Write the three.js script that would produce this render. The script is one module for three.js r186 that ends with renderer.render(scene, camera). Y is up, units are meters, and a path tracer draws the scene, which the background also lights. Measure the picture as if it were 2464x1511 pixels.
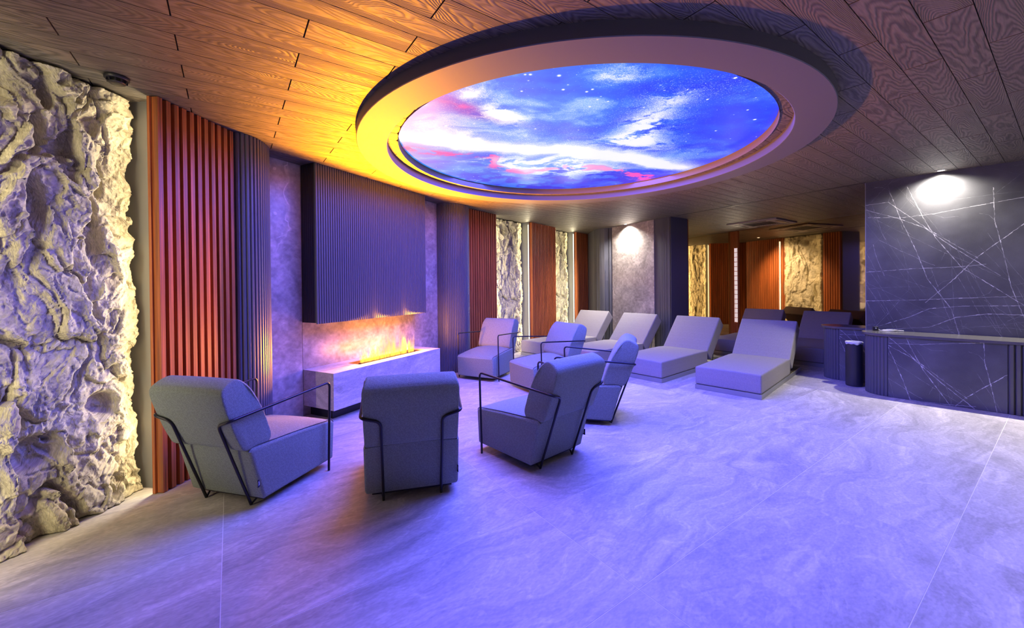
import * as THREE from 'three';
import { mergeGeometries, toCreasedNormals } from 'three/addons/utils/BufferGeometryUtils.js';
import { RectAreaLightUniformsLib } from 'three/addons/lights/RectAreaLightUniformsLib.js';

// ---------------------------------------------------------------- camera, exposure, lights
RectAreaLightUniformsLib.init();
const W = 2464, HPX = 1511, FOCAL = 958.66;
const scene = new THREE.Scene();
const renderer = new THREE.WebGLRenderer({ antialias: true });
renderer.toneMapping = THREE.LinearToneMapping;
renderer.toneMappingExposure = 1.0;
renderer.shadowMap.enabled = true;
scene.background = new THREE.Color(0x000000);

const EYE = 1.36, H = 2.62;                                   // eye height, ceiling height
const camera = new THREE.PerspectiveCamera(2 * Math.atan(HPX / 2 / FOCAL) * 180 / Math.PI, W / HPX, 0.05, 60);
camera.setViewOffset(W, HPX, 0, 65.34, W, HPX);               // a shifted lens: the horizon stands above the middle
camera.position.set(0, EYE, 0);
{ // pitch 0.374 degrees down, roll -0.565 degrees
  const p = 0.374 * Math.PI / 180, r = -0.565 * Math.PI / 180;
  const cp = Math.cos(p), sp = Math.sin(p), cr = Math.cos(r), sr = Math.sin(r);
  const right = new THREE.Vector3(cr, sr * cp, -sr * sp).multiply(new THREE.Vector3(1, 1, 1));
  // rows of the camera matrix in x right, y down, z forward
  const rowX = [cr, -sr * cp, sr * sp], rowY = [sr, cr * cp, -cr * sp], rowZ = [0, sp, cp];
  const X = new THREE.Vector3(rowX[0], -rowX[1], -rowX[2]), Y = new THREE.Vector3(-rowY[0], rowY[1], rowY[2]), Z = new THREE.Vector3(-rowZ[0], rowZ[1], rowZ[2]);
  camera.quaternion.setFromRotationMatrix(new THREE.Matrix4().makeBasis(X, Y, Z));
}

const C_WARM = new THREE.Color().setRGB(1.0, 0.87, 0.56), C_WHITE = new THREE.Color().setRGB(1.0, 0.93, 0.82);
const C_BLUE = new THREE.Color().setRGB(0.085, 0.10, 1.0), C_AMBER = new THREE.Color().setRGB(1.0, 0.33, 0.001);
const RING = { x: 0.626, z: -3.898, r: 1.66, inner: 1.75, outer: 1.99, y: 2.68, low: 2.54 };
const SKY_GLOW = 1.0;
const I = { sky: 23, rock: 64, spot: 27, flame: 2.8, flameStrip: 34, flameUp: 600, flameSide: 11, fill: 18, back: 42 };

function cast(l) { l.castShadow = true; scene.add(l); return l; }
{ // the glowing star ceiling: its light comes from just under the glowing disc
  const l = new THREE.RectAreaLight(C_BLUE, I.sky, RING.r * 1.6, RING.r * 1.6);
  l.position.set(RING.x, RING.y - 0.012, RING.z); l.lookAt(RING.x, 0, RING.z); scene.add(l); l.name = 'star_light';
}

// ---------------------------------------------------------------- helpers
function rng(seed) { let a = seed >>> 0; return () => { a = (a + 0x6D2B79F5) >>> 0; let t = Math.imul(a ^ (a >>> 15), 1 | a); t = (t + Math.imul(t ^ (t >>> 7), 61 | t)) ^ t; return ((t ^ (t >>> 14)) >>> 0) / 4294967296; }; }
const R2 = Math.PI / 180;
function hash(x, y, s) { let h = Math.imul(x, 374761393) + Math.imul(y, 668265263) + Math.imul(s, 1274126177); h = Math.imul(h ^ (h >>> 13), 1274126177); return ((h ^ (h >>> 16)) >>> 0) / 4294967295; }
function vnoise(x, y, s = 0) {
  const xi = Math.floor(x), yi = Math.floor(y), fx = x - xi, fy = y - yi, u = fx * fx * fx * (fx * (fx * 6 - 15) + 10), v = fy * fy * fy * (fy * (fy * 6 - 15) + 10);
  const a = hash(xi, yi, s), b = hash(xi + 1, yi, s), c = hash(xi, yi + 1, s), d = hash(xi + 1, yi + 1, s);
  return a + (b - a) * u + (c - a) * v + (a - b - c + d) * u * v;
}
function fbm(x, y, o, s = 0, g = 0.5) { let a = 1, t = 0, n = 0; for (let i = 0; i < o; i++) { t += a * vnoise(x, y, s + i * 17); n += a; a *= g; x = x * 2.03 + 11.3; y = y * 2.03 + 7.7; } return t / n; }
function ridged(x, y, o, s = 0) { let a = 1, t = 0, n = 0; for (let i = 0; i < o; i++) { t += a * (1 - Math.abs(2 * vnoise(x, y, s + i * 29) - 1)); n += a; a *= 0.5; x = x * 2.07 + 3.1; y = y * 2.07 + 9.2; } return t / n; }
const clamp = (v, a = 0, b = 1) => Math.min(b, Math.max(a, v)), mix = (a, b, t) => a + (b - a) * t, sstep = (a, b, x) => { const t = clamp((x - a) / (b - a)); return t * t * (3 - 2 * t); };
function tex(w, h, fn, srgb, wrap = THREE.RepeatWrapping) {
  const d = new Uint8Array(w * h * 4), o = [0, 0, 0];
  for (let y = 0; y < h; y++) for (let x = 0; x < w; x++) { fn(x / w, y / h, o); const k = (y * w + x) * 4; d[k] = clamp(o[0], 0, 255); d[k + 1] = clamp(o[1], 0, 255); d[k + 2] = clamp(o[2], 0, 255); d[k + 3] = 255; }
  const t = new THREE.DataTexture(d, w, h, THREE.RGBAFormat); t.magFilter = THREE.LinearFilter; t.minFilter = THREE.LinearFilter; t.wrapS = t.wrapT = wrap;
  if (srgb) t.colorSpace = THREE.SRGBColorSpace; t.needsUpdate = true; return t;
}
const count = {};
function numbered(n) { const k = count[n] = (count[n] ?? -1) + 1; return k ? n + '_' + String(k).padStart(3, '0') : n; }
function tag(o, label, category, group) { o.userData.label = label; o.userData.category = category; if (group) o.userData.group = group; return o; }
function struct(name) { const g = new THREE.Group(); g.name = numbered(name); g.userData.kind = 'structure'; scene.add(g); return g; }
function thing(name, label, category, group) { const g = new THREE.Group(); g.name = numbered(name); tag(g, label, category, group); scene.add(g); return g; }
function mesh(name, geo, mat, parent) { const m = new THREE.Mesh(geo, mat); m.name = name; m.castShadow = m.receiveShadow = true; parent.add(m); return m; }
// uv in metres, from the side each triangle faces
function metric(geo, k = 1, ou = 0, ov = 0, swap = false) {
  const g = geo.index ? geo.toNonIndexed() : geo, p = g.attributes.position, uv = new Float32Array(p.count * 2);
  const a = new THREE.Vector3(), b = new THREE.Vector3(), c = new THREE.Vector3(), n = new THREE.Vector3();
  for (let i = 0; i < p.count; i += 3) {
    a.fromBufferAttribute(p, i); b.fromBufferAttribute(p, i + 1); c.fromBufferAttribute(p, i + 2);
    n.subVectors(b, a).cross(c.clone().sub(a)); const x = Math.abs(n.x), y = Math.abs(n.y), z = Math.abs(n.z);
    [a, b, c].forEach((v, j) => { let u, w; if (y >= x && y >= z) { u = v.x; w = v.z; } else if (x >= z) { u = v.z; w = v.y; } else { u = v.x; w = v.y; } if (swap) [u, w] = [w, u]; uv[(i + j) * 2] = u * k + ou; uv[(i + j) * 2 + 1] = w * k + ov; });
  }
  g.setAttribute('uv', new THREE.BufferAttribute(uv, 2)); return g;
}
function box(w, h, d, x = 0, y = 0, z = 0) { return new THREE.BoxGeometry(w, h, d).translate(x, y, z); }
// an upright prism over an outline [[x, z], ...] from y0 to y1, flat faces, uv in metres
function prism(outline, y0, y1) {
  const s = new THREE.Shape(outline.map(([x, z]) => new THREE.Vector2(x, -z)));
  const g = new THREE.ExtrudeGeometry(s, { depth: y1 - y0, bevelEnabled: false, curveSegments: 1 }).rotateX(-Math.PI / 2).translate(0, y0, 0);
  return metric(g);
}
// a box with rounded edges on an own grid, bent by fn(v) before the normals are taken
function softBox(w, h, d, r, fn, n = [8, 5, 8]) {
  const axis = (L, m) => { const o = [], q = 4, s = L / 2; for (let i = 0; i <= q; i++) o.push(-s + r * (1 - Math.cos(i / q * Math.PI / 2))); for (let i = 1; i < m; i++) o.push(mix(-s + r, s - r, i / m)); for (let i = q; i >= 0; i--) o.push(s - r * (1 - Math.cos(i / q * Math.PI / 2))); return o; };
  const A = [axis(w, n[0]), axis(h, n[1]), axis(d, n[2])], hs = [w / 2, h / 2, d / 2], pos = [], uv = [], idx = [];
  const put = (v) => { const c = v.map((x, i) => clamp(x, -hs[i] + r, hs[i] - r)), e = v.map((x, i) => x - c[i]), l = Math.hypot(...e) || 1; const q = new THREE.Vector3(...c.map((x, i) => x + e[i] / l * r)); if (fn) fn(q); return q; };
  for (let ax = 0; ax < 3; ax++) for (const sg of [-1, 1]) {
    const b = (ax + 1) % 3, c = (ax + 2) % 3, base = pos.length / 3;
    for (const p of A[b]) for (const q of A[c]) { const v = [0, 0, 0]; v[ax] = sg * hs[ax]; v[b] = p; v[c] = q; const P = put(v); pos.push(P.x, P.y, P.z); uv.push(ax === 1 ? v[0] : ax === 0 ? v[2] : v[0], ax === 1 ? v[2] : v[1]); }
    const nb = A[b].length, nc = A[c].length;
    for (let i = 0; i < nb - 1; i++) for (let j = 0; j < nc - 1; j++) { const k = base + i * nc + j; if (sg > 0) idx.push(k, k + nc, k + 1, k + 1, k + nc, k + nc + 1); else idx.push(k, k + 1, k + nc, k + 1, k + nc + 1, k + nc); }
  }
  const g = new THREE.BufferGeometry(); g.setAttribute('position', new THREE.Float32BufferAttribute(pos, 3)); g.setAttribute('uv', new THREE.Float32BufferAttribute(uv, 2)); g.setIndex(idx); g.computeVertexNormals();
  const N = g.attributes.normal, acc = new Map(), key = i => Math.round(pos[i * 3] * 1e5) + ',' + Math.round(pos[i * 3 + 1] * 1e5) + ',' + Math.round(pos[i * 3 + 2] * 1e5);
  for (let i = 0; i < N.count; i++) { const k = key(i), v = acc.get(k) || new THREE.Vector3(); v.add(new THREE.Vector3().fromBufferAttribute(N, i)); acc.set(k, v); }
  for (let i = 0; i < N.count; i++) { const v = acc.get(key(i)).clone().normalize(); N.setXYZ(i, v.x, v.y, v.z); }
  return g;
}
function tube(pts, r, seg = 60, rad = 8, closed = false, tension = 0.5) { return new THREE.TubeGeometry(new THREE.CatmullRomCurve3(pts, closed, 'centripetal', tension), seg, r, rad, closed); }
// a bent pipe: straight runs with rounded corners
function pipe(pts, r, bend, rad = 8) {
  const path = new THREE.CurvePath(), P = pts.map(p => new THREE.Vector3(...p)); let from = P[0];
  for (let i = 1; i < P.length - 1; i++) { const a = P[i].clone().lerp(P[i - 1], Math.min(0.49, bend / P[i].distanceTo(P[i - 1]))), b = P[i].clone().lerp(P[i + 1], Math.min(0.49, bend / P[i].distanceTo(P[i + 1]))); path.add(new THREE.LineCurve3(from, a)); path.add(new THREE.QuadraticBezierCurve3(a, P[i], b)); from = b; }
  path.add(new THREE.LineCurve3(from, P[P.length - 1]));
  const all = []; for (const c of path.curves) { const k = c.isLineCurve3 ? 1 : 6; for (let i = 0; i < k; i++) all.push(c.getPoint(i / k)); } all.push(P[P.length - 1]);
  const poly = new THREE.CurvePath(); for (let i = 0; i < all.length - 1; i++) poly.add(new THREE.LineCurve3(all[i], all[i + 1]));
  // rings at the points themselves
  const pos = [], idx = [], nor = []; let u = new THREE.Vector3(), prevT = null;
  for (let i = 0; i < all.length; i++) {
    const t = all[Math.min(i + 1, all.length - 1)].clone().sub(all[Math.max(i - 1, 0)]).normalize();
    if (!prevT) u.set(Math.abs(t.y) < 0.9 ? 0 : 1, Math.abs(t.y) < 0.9 ? 1 : 0, 0); u.sub(t.clone().multiplyScalar(u.dot(t))).normalize(); prevT = t; const v = t.clone().cross(u);
    for (let j = 0; j < rad; j++) { const a = j / rad * 2 * Math.PI, n = u.clone().multiplyScalar(Math.cos(a)).addScaledVector(v, Math.sin(a)); nor.push(n.x, n.y, n.z); pos.push(all[i].x + n.x * r, all[i].y + n.y * r, all[i].z + n.z * r); }
    if (i) for (let j = 0; j < rad; j++) { const a = (i - 1) * rad + j, b = (i - 1) * rad + (j + 1) % rad, c = i * rad + j, d = i * rad + (j + 1) % rad; idx.push(a, b, c, b, d, c); }
  }
  for (const [e, s] of [[0, 1], [all.length - 1, 0]]) for (let j = 1; j < rad - 1; j++) { const b = e * rad; if (s) idx.push(b, b + j + 1, b + j); else idx.push(b, b + j, b + j + 1); }
  const g = new THREE.BufferGeometry(); g.setAttribute('position', new THREE.Float32BufferAttribute(pos, 3)); g.setAttribute('normal', new THREE.Float32BufferAttribute(nor, 3)); g.setIndex(idx); return g;
}
const plan = (o, d, n) => (t, off = 0) => [o[0] + d[0] * t + n[0] * off, o[1] + d[1] * t + n[1] * off];

// ---------------------------------------------------------------- materials
const std = (o) => new THREE.MeshPhysicalMaterial({ roughness: 0.6, ...o });
const lin = (r, g, b) => new THREE.Color().setRGB(r, g, b);

// pale grey stone of the floor: streaks that run one way, clouds, fine pores
const stoneAt = (u, v) => {
  const x = u * 3, y = v * 3, wx = fbm(x * 1.1, y * 1.6, 4, 5) - 0.5, wy = fbm(x * 1.1, y * 1.6, 4, 9) - 0.5;
  const streak = fbm((x + wy * 0.9) * 1.9, (y + wx * 0.7 + x * 0.12) * 15, 6, 21, 0.6), cloud = fbm(x * 1.5 + wx * 2, y * 3.2 + wy * 2, 4, 33), fine = fbm(x * 55, y * 110, 2, 41), flake = sstep(0.56, 0.7, fbm((x + wx) * 7, (y + wy * 0.6) * 16, 5, 47, 0.68)), vein = Math.pow(ridged((x + wx * 0.9) * 1.3, (y + wy * 1.3) * 5.0, 4, 55), 11);
  return { s: streak * 0.7 + cloud * 0.3, fine, vein, flake };
};
const floorMap = tex(2048, 2048, (u, v, o) => { const k = stoneAt(u, v), l = 182 + (k.s - 0.5) * 88 + (k.fine - 0.5) * 26 + k.vein * 30 + k.flake * 14; o[0] = l * 1.0; o[1] = l * 0.972; o[2] = l * 0.945; }, true, THREE.MirroredRepeatWrapping);
const floorBump = tex(1024, 1024, (u, v, o) => { const k = stoneAt(u, v), l = 128 + (k.s - 0.5) * 150 + (k.fine - 0.5) * 60 + k.flake * 40; o[0] = o[1] = o[2] = l; }, false, THREE.MirroredRepeatWrapping);
// embossed timber: level lines of a stretched field with knots
const bands = (() => { const r = rng(77), o = []; for (let i = 0; i < 6; i++) { const k = []; for (let q = 0; q < [3, 0, 4, 2, 5, 1][i]; q++) k.push([r() * 4, (r() - 0.5) * 0.09, 0.016 + r() * 0.016, 0.12 + r() * 0.2]); o.push({ yc: (r() - 0.5) * 0.07, A: [26, 9, 22, 34, 16, 12][i], sl: [0.42, 0.1, 0.5, 0.36, 0.3, 0.16][i] * (r() < 0.5 ? 1 : -1), k }); } return o; })();
const grainAt = (u, v) => {
  const x = u * 4, b = Math.min(5, Math.floor(v * 6)), y = (v * 6 - b - 0.5) / 6, B = bands[b], n1 = fbm(x * 1.3, y * 6 + b * 9, 3, 3) - 0.5, n2 = fbm(x * 5, y * 26 + b * 9, 3, 8) - 0.5;
  const yy = y - B.yc + n1 * 0.05; let f = B.sl * x + B.A * yy * yy + n1 * 0.34 + n2 * 0.055;
  for (const [kx, ky, r, a] of B.k) { const dx = (x - kx) / (r * 3), dy = (y - ky) / r, d2 = dx * dx + dy * dy; if (d2 < 14) f += a * Math.exp(-d2 * 0.42); }
  const ph = f * 31, w = ph - Math.floor(ph), line = Math.pow(0.5 - 0.5 * Math.cos(w * 2 * Math.PI), 0.75);
  return { line, fine: fbm(x * 14, y * 260 + b * 50, 2, 61), tone: fbm(x * 0.7, v * 14, 3, 71) };
};
const plankMap = tex(2048, 1024, (u, v, o) => { const g = grainAt(u, v), l = 0.68 + g.line * 0.32 + (g.fine - 0.5) * 0.2 + (g.tone - 0.5) * 0.2; o[0] = 98 * l; o[1] = 91 * l; o[2] = 81 * l; }, true);
const plankBump = tex(2048, 1024, (u, v, o) => { const g = grainAt(u, v); o[0] = o[1] = o[2] = 255 * clamp(g.line * 0.8 + g.fine * 0.2); }, false);
const slatMap = tex(256, 1024, (u, v, o) => { const l = 0.86 + (fbm(u * 40, v * 3, 3, 12) - 0.5) * 0.5 + (fbm(u * 6, v * 1.2, 3, 19) - 0.5) * 0.35; o[0] = 204 * l; o[1] = 114 * l; o[2] = 58 * l; }, true, THREE.MirroredRepeatWrapping);
// cloudy warm grey marble with pale threads
const marbleMap = tex(1024, 1024, (u, v, o) => {
  const x = u * 2.7, y = v * 2.7, wx = fbm(x * 2.6, y * 2.6, 4, 101) - 0.5, wy = fbm(x * 2.6, y * 2.6, 4, 107) - 0.5, c = fbm(x * 4.5 + wx * 1.8, y * 4.5 + wy * 1.8, 6, 111, 0.62), f = fbm(x * 30, y * 30, 3, 117), t = Math.pow(ridged(x * 2.1 + wx * 1.9, y * 2.1 + wy * 1.9, 2, 121), 46), t2 = Math.pow(ridged(x * 3.7 + wx * 2.4 + 5, y * 3.7 + wy * 2.4, 2, 131), 40);
  const l = 158 + (c - 0.5) * 92 + (f - 0.5) * 44 + t * 70 + t2 * 40; o[0] = l * 1.0; o[1] = l * 0.945; o[2] = l * 0.93;
}, true, THREE.MirroredRepeatWrapping);
const rockMap = tex(1024, 1024, (u, v, o) => { const l = 176 + (fbm(u * 9, v * 9, 5, 201) - 0.5) * 70 + (fbm(u * 90, v * 90, 2, 207) - 0.5) * 46; o[0] = l; o[1] = l * 0.955; o[2] = l * 0.80; }, true);
const rockBump = tex(1024, 1024, (u, v, o) => { const l = fbm(u * 60, v * 52, 5, 211) * 0.6 + ridged(u * 24, v * 21, 5, 217) * 0.4; o[0] = o[1] = o[2] = l * 255; }, false);
const weave = (a, b, c, s, amp) => tex(512, 512, (u, v, o) => { const x = u * 64, y = v * 64, w = (Math.sin(x * 2 * Math.PI) * 0.5 + 0.5) * (Math.floor(y) % 2 ? 1 : 0.6) + (Math.sin(y * 2 * Math.PI) * 0.5 + 0.5) * (Math.floor(x) % 2 ? 1 : 0.6), m = fbm(x * 1.5, y * 0.5, 3, s) * 0.5 + fbm(x * 0.5, y * 1.5, 3, s + 5) * 0.5, l = 1 + (w - 0.8) * 0.16 + (m - 0.5) * amp; o[0] = a * l; o[1] = b * l; o[2] = c * l; }, true);
const weaveBump = tex(256, 256, (u, v, o) => { const x = u * 64, y = v * 64; o[0] = o[1] = o[2] = 127 + 60 * Math.sin(x * 2 * Math.PI) + 60 * Math.sin(y * 2 * Math.PI); }, false);
const rep = (t, k, j = k) => { const c = t.clone(); c.repeat.set(k, j); c.needsUpdate = true; return c; };

const M = {
  floor: std({ map: rep(floorMap, 1 / 3), bumpMap: rep(floorBump, 1 / 3), bumpScale: 0.0016, roughness: 0.5 }),
  grout: std({ color: lin(0.8, 0.78, 0.75), roughness: 0.8 }),
  plank: std({ map: rep(plankMap, 1 / 4, 1), bumpMap: rep(plankBump, 1 / 4, 1), bumpScale: 0.0018, roughness: 0.52 }),
  ceilingBoard: std({ color: lin(0.02, 0.018, 0.016), roughness: 0.9 }),
  slat: std({ map: rep(slatMap, 4, 0.8), roughness: 0.42 }),
  slatBack: std({ map: rep(slatMap, 4, 0.8), roughness: 0.6 }),
  dark: std({ color: lin(0.085, 0.086, 0.105), roughness: 0.42 }),
  darkCore: std({ color: lin(0.02, 0.02, 0.028), roughness: 0.5 }),
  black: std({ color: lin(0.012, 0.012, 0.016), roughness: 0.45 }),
  marble: std({ map: rep(marbleMap, 1 / 2.7), roughness: 0.3 }),
  plinth: std({ map: rep(floorMap, 1 / 2.2), roughness: 0.4 }),
  rock: std({ map: rep(rockMap, 1), bumpMap: rep(rockBump, 1), bumpScale: 0.010, roughness: 0.85, side: THREE.DoubleSide }),
  lining: std({ color: lin(0.15, 0.155, 0.155), roughness: 0.55 }),
  paint: std({ color: lin(0.28, 0.27, 0.28), roughness: 0.7 }),
  ring: std({ color: lin(0.085, 0.085, 0.108), roughness: 0.55 }),
  reveal: std({ color: lin(0.13, 0.10, 0.07), roughness: 0.6 }),
  chair: std({ map: rep(weave(138, 148, 138, 301, 0.8), 9), bumpMap: rep(weaveBump, 9), bumpScale: 0.0012, roughness: 0.95, sheen: 0.3, sheenRoughness: 0.6 }),
  piping: std({ color: lin(0.07, 0.075, 0.075), roughness: 0.95 }),
  lounger: std({ map: rep(weave(152, 147, 145, 331, 0.4), 8), bumpMap: rep(weaveBump, 8), bumpScale: 0.0008, roughness: 0.95, sheen: 0.2, sheenRoughness: 0.7 }),
  backcloth: std({ color: lin(0.075, 0.045, 0.028), roughness: 0.5 }),
  steel: std({ color: lin(0.36, 0.37, 0.35), metalness: 0.6, roughness: 0.42 }),
  tubeBlack: std({ color: lin(0.02, 0.02, 0.028), metalness: 0.4, roughness: 0.34 }),
  mirror: std({ color: lin(0.72, 0.52, 0.33), metalness: 1, roughness: 0.035 }),
  bronze: std({ color: lin(0.3, 0.14, 0.06), metalness: 1, roughness: 0.3 }),
  counter: std({ color: lin(0.11, 0.105, 0.10), roughness: 0.22 }),
  white: std({ color: lin(0.8, 0.79, 0.76), roughness: 0.5 }),
  vent: std({ color: lin(0.3, 0.27, 0.23), roughness: 0.6 }),
  led: std({ color: 0x000000, emissive: C_WARM, emissiveIntensity: 6 }),
  lamp: std({ color: 0x000000, emissive: C_WHITE, emissiveIntensity: 8 }),
};

// ---------------------------------------------------------------- the plan of the room (metres, camera at 0, 0)
const A = { o: [-2.318, -2.61], d: [0.111, -0.994], n: [0.994, 0.111] };          // panelled wall on the near side of the fireplace
const F = { o: [-2.194, -4.163], d: [0.454, -0.891], n: [0.891, 0.454] };         // fireplace wall
const B = { o: [-0.736, -6.539], d: [0.589, -0.808], n: [0.808, 0.589] };         // panelled wall beyond the fireplace
const K = { o: [4.566, -5.138], d: [0.69, 0.724], n: [-0.724, 0.69] };            // veined wall behind the bar
const MI = { o: [5.859, -9.212], d: [0.407, 0.914], n: [-0.914, 0.407] };         // bronze mirror
const PI = { o: [3.038, -7.6], d: [-0.465, -0.886], n: [-0.886, 0.465] };         // pillar front, from its near corner
for (const p of [A, F, B, K, MI, PI]) { const l = Math.hypot(...p.d); p.d = p.d.map(v => v / l); const m = Math.hypot(...p.n); p.n = p.n.map(v => v / m); p.at = plan(p.o, p.d, p.n); p.turn = Math.atan2(p.n[0], p.n[1]); }
// puts a group on a wall plane: its x runs so that z points out of the wall
function onWall(g, p, t, off = 0, y = 0) { const [x, z] = p.at(t, off); g.position.set(x, y, z); g.rotation.y = p.turn; return g; }
const flip = p => { const ex = [p.n[1], -p.n[0]]; return Math.sign(ex[0] * p.d[0] + ex[1] * p.d[1]); };      // +1 where the group's x runs along d

// ---------------------------------------------------------------- shell
{
  const f = struct('floor');
  mesh('grout_bed', box(13.2, 0.1, 17.2, 2.9, -0.0508, -4.95), M.grout, f);
  const a = 54.7 * R2, u = [Math.sin(a), -Math.cos(a)], v = [Math.cos(a), Math.sin(a)], L = 1.516, B_ = 0.744, r = rng(5);
  const variants = []; for (let i = 0; i < 14; i++) variants.push(metric(box(L - 0.0035, 0.02, B_ - 0.0035, 0, -0.01, 0), 1, r() * 40, r() * 40));
  for (let i = -4; i < 10; i++) for (let j = -9; j < 14; j++) {
    const cu = -0.048 + (i + 0.5) * L, cv = -2.608 + (j + 0.5) * B_, x = u[0] * cu + v[0] * cv, z = u[1] * cu + v[1] * cv;
    if (x < -3.2 || x > 8.9 || z > 3.2 || z < -13) continue;
    const k = Math.floor(r() * 14), m = mesh('floor_tile', variants[k], M.floor, f); m.position.set(x, 0, z); m.rotation.y = Math.atan2(-u[1], u[0]) + (r() < 0.5 ? Math.PI : 0);
  }
}
const wallBox = (name, ax, az, bx, bz, th, mat, y0 = 0, y1 = H + 0.1) => {
  const g = struct(name), dx = bx - ax, dz = bz - az, l = Math.hypot(dx, dz); let nx = dz / l, nz = -dx / l; if (nx * (1.5 - ax) + nz * (-4.5 - az) > 0) { nx = -nx; nz = -nz; }
  mesh('wall_panel', prism([[ax, az], [bx, bz], [bx + nx * th, bz + nz * th], [ax + nx * th, az + nz * th]], y0, y1), mat, g); return g;
};
wallBox('wall_left', ...A.at(-5.8, -0.37), ...A.at(1.5, -0.37), 0.15, M.paint);
wallBox('wall_back', -3.1, 3.2, 8.2, 3.2, 0.15, M.paint);
wallBox('wall_right', 7.75, 3.2, 7.75, -1.75, 0.15, M.paint);
wallBox('wall_corner', 7.75, -1.9, 8.6, -4.2, 0.15, M.paint);
wallBox('wall_far', ...B.at(-0.62, -0.37), ...B.at(8.2, -0.37), 0.15, M.paint);
wallBox('wall_mirror', ...MI.at(-4.4, -0.02), ...MI.at(5.9, -0.02), 0.15, M.darkCore);

{ // fireplace wall: three marble slabs with open joints
  const g = struct('wall_fireplace');
  for (const [s0, s1] of [[-0.62, -0.004], [0.0, 1.738], [1.742, 2.5]]) mesh('marble_panel', metric(prism([F.at(s0, 0), F.at(s1, 0), F.at(s1, -0.02), F.at(s0, -0.02)], 0, H), 1, s0 * 3, 0.4), M.marble, g);
  mesh('wall_core', prism([F.at(-0.62, -0.022), F.at(2.55, -0.022), F.at(2.55, -0.17), F.at(-0.62, -0.17)], 0, H + 0.1), M.paint, g);
}
{ // ceiling: board with the round opening, boards of embossed timber
  const g = struct('ceiling');
  const s = new THREE.Shape([[-3.7, -13.6], [9.5, -13.6], [9.5, 3.6], [-3.7, 3.6]].map(([x, z]) => new THREE.Vector2(x, -z)));
  const h = new THREE.Path(); h.absarc(RING.x, -RING.z, RING.r + 0.012, 0, 2 * Math.PI); s.holes.push(h);
  mesh('ceiling_board', new THREE.ExtrudeGeometry(s, { depth: 0.15, bevelEnabled: false, curveSegments: 96 }).rotateX(-Math.PI / 2).translate(0, H + 0.012, 0), M.ceilingBoard, g);
  const a = 54.7 * R2, u = [Math.sin(a), -Math.cos(a)], v = [Math.cos(a), Math.sin(a)], Wd = 0.166, Ln = 1.0, r = rng(9);
  const uC = RING.x * u[0] + RING.z * u[1], vC = RING.x * v[0] + RING.z * v[1], hole = RING.r + 0.002, spots = [];
  const w = Wd - 0.004, l = Ln - 0.007;
  for (let k = -34; k < 64; k++) for (let i = -7; i < 16; i++) {
    const cv = -2.838 + Wd * k, u0 = -0.68 + i * Ln + (k & 1 ? 0.47 : 0), cu = u0 + Ln / 2, x = u[0] * cu + v[0] * cv, z = u[1] * cu + v[1] * cv;
    if (x < -3.1 || x > 8.7 || z > 3.1 || z < -12.9) continue;
    const dx = Math.max(0, Math.abs(cu - uC) - l / 2), dv = Math.max(0, Math.abs(cv - vC) - w / 2), nearest = Math.hypot(dx, dv), farthest = Math.hypot(Math.abs(cu - uC) + l / 2, Math.abs(cv - vC) + w / 2);
    if (farthest < hole) continue;
    // how large it shows: in front of the camera and near
    const d = Math.hypot(x, z), seen = z < -0.6 && Math.abs(x / z) < 1.6 && (z - A.o[1]) * -A.n[1] < 9;
    spots.push({ x, z, cu, cv, cut: nearest < hole, rank: seen ? d : d + 100 });
  }
  spots.sort((p, q) => p.rank - q.rank);
  const off = []; for (let i = 0; i < 12; i++) off.push([Math.floor(r() * 3) + r() * 0.9, Math.floor(r() * 6) / 6 + 0.083]);
  const variants = off.map(([ou, ov]) => metric(box(l, 0.012, w, 0, 0.006, 0), 1, ou, ov)), rest = [];
  spots.forEach((p, n) => {
    const k = Math.floor(r() * 12), flipIt = r() < 0.5 ? Math.PI : 0; let geo = variants[k], turn = Math.atan2(-u[1], u[0]) + flipIt;
    if (p.cut) { // the board is sawn round the opening
      const N = 64, runs = []; let run = null;
      for (let i = 0; i <= N; i++) {
        const lu = -l / 2 + l * i / N, c2 = hole * hole - (p.cu + lu - uC) ** 2; let a0 = -w / 2, b0 = w / 2;
        if (c2 > 0) { const c = Math.sqrt(c2), lo = vC - c - p.cv, hi = vC + c - p.cv, below = Math.min(b0, lo) - a0, above = b0 - Math.max(a0, hi); if (below >= above) b0 = Math.min(b0, lo); else a0 = Math.max(a0, hi); }
        if (b0 - a0 > 0.0008) { if (!run) runs.push(run = []); run.push([lu, a0, b0]); } else run = null;
      }
      const gs = runs.filter(q => q.length > 1).map(q => metric(prism([...q.map(e => [e[0], e[1]]), ...q.slice().reverse().map(e => [e[0], e[2]])], 0, 0.012), 1, ...off[k]));
      if (!gs.length) return; geo = gs.length > 1 ? mergeGeometries(gs) : gs[0]; turn = Math.atan2(-u[1], u[0]);
    }
    if (n < 300) { const m = mesh('ceiling_plank', geo, M.plank, g); m.position.set(p.x, H, p.z); m.rotation.y = turn; }
    else rest.push(geo.clone().rotateY(turn).translate(p.x, H, p.z));
  });
  const m = mesh('ceiling_plank', mergeGeometries(rest.map(q => { const c = q.index ? q.toNonIndexed() : q; for (const n of Object.keys(c.attributes)) if (!['position', 'normal', 'uv'].includes(n)) c.deleteAttribute(n); return c; })), M.plank, g); m.userData.kind = 'stuff';
  // rim of the opening
  mesh('opening_rim', new THREE.CylinderGeometry(RING.r, RING.r, RING.y - H + 0.02, 96, 1, true).translate(RING.x, (H + RING.y) / 2, RING.z), Object.assign(M.reveal.clone(), { side: THREE.DoubleSide }), g);
}

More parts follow.
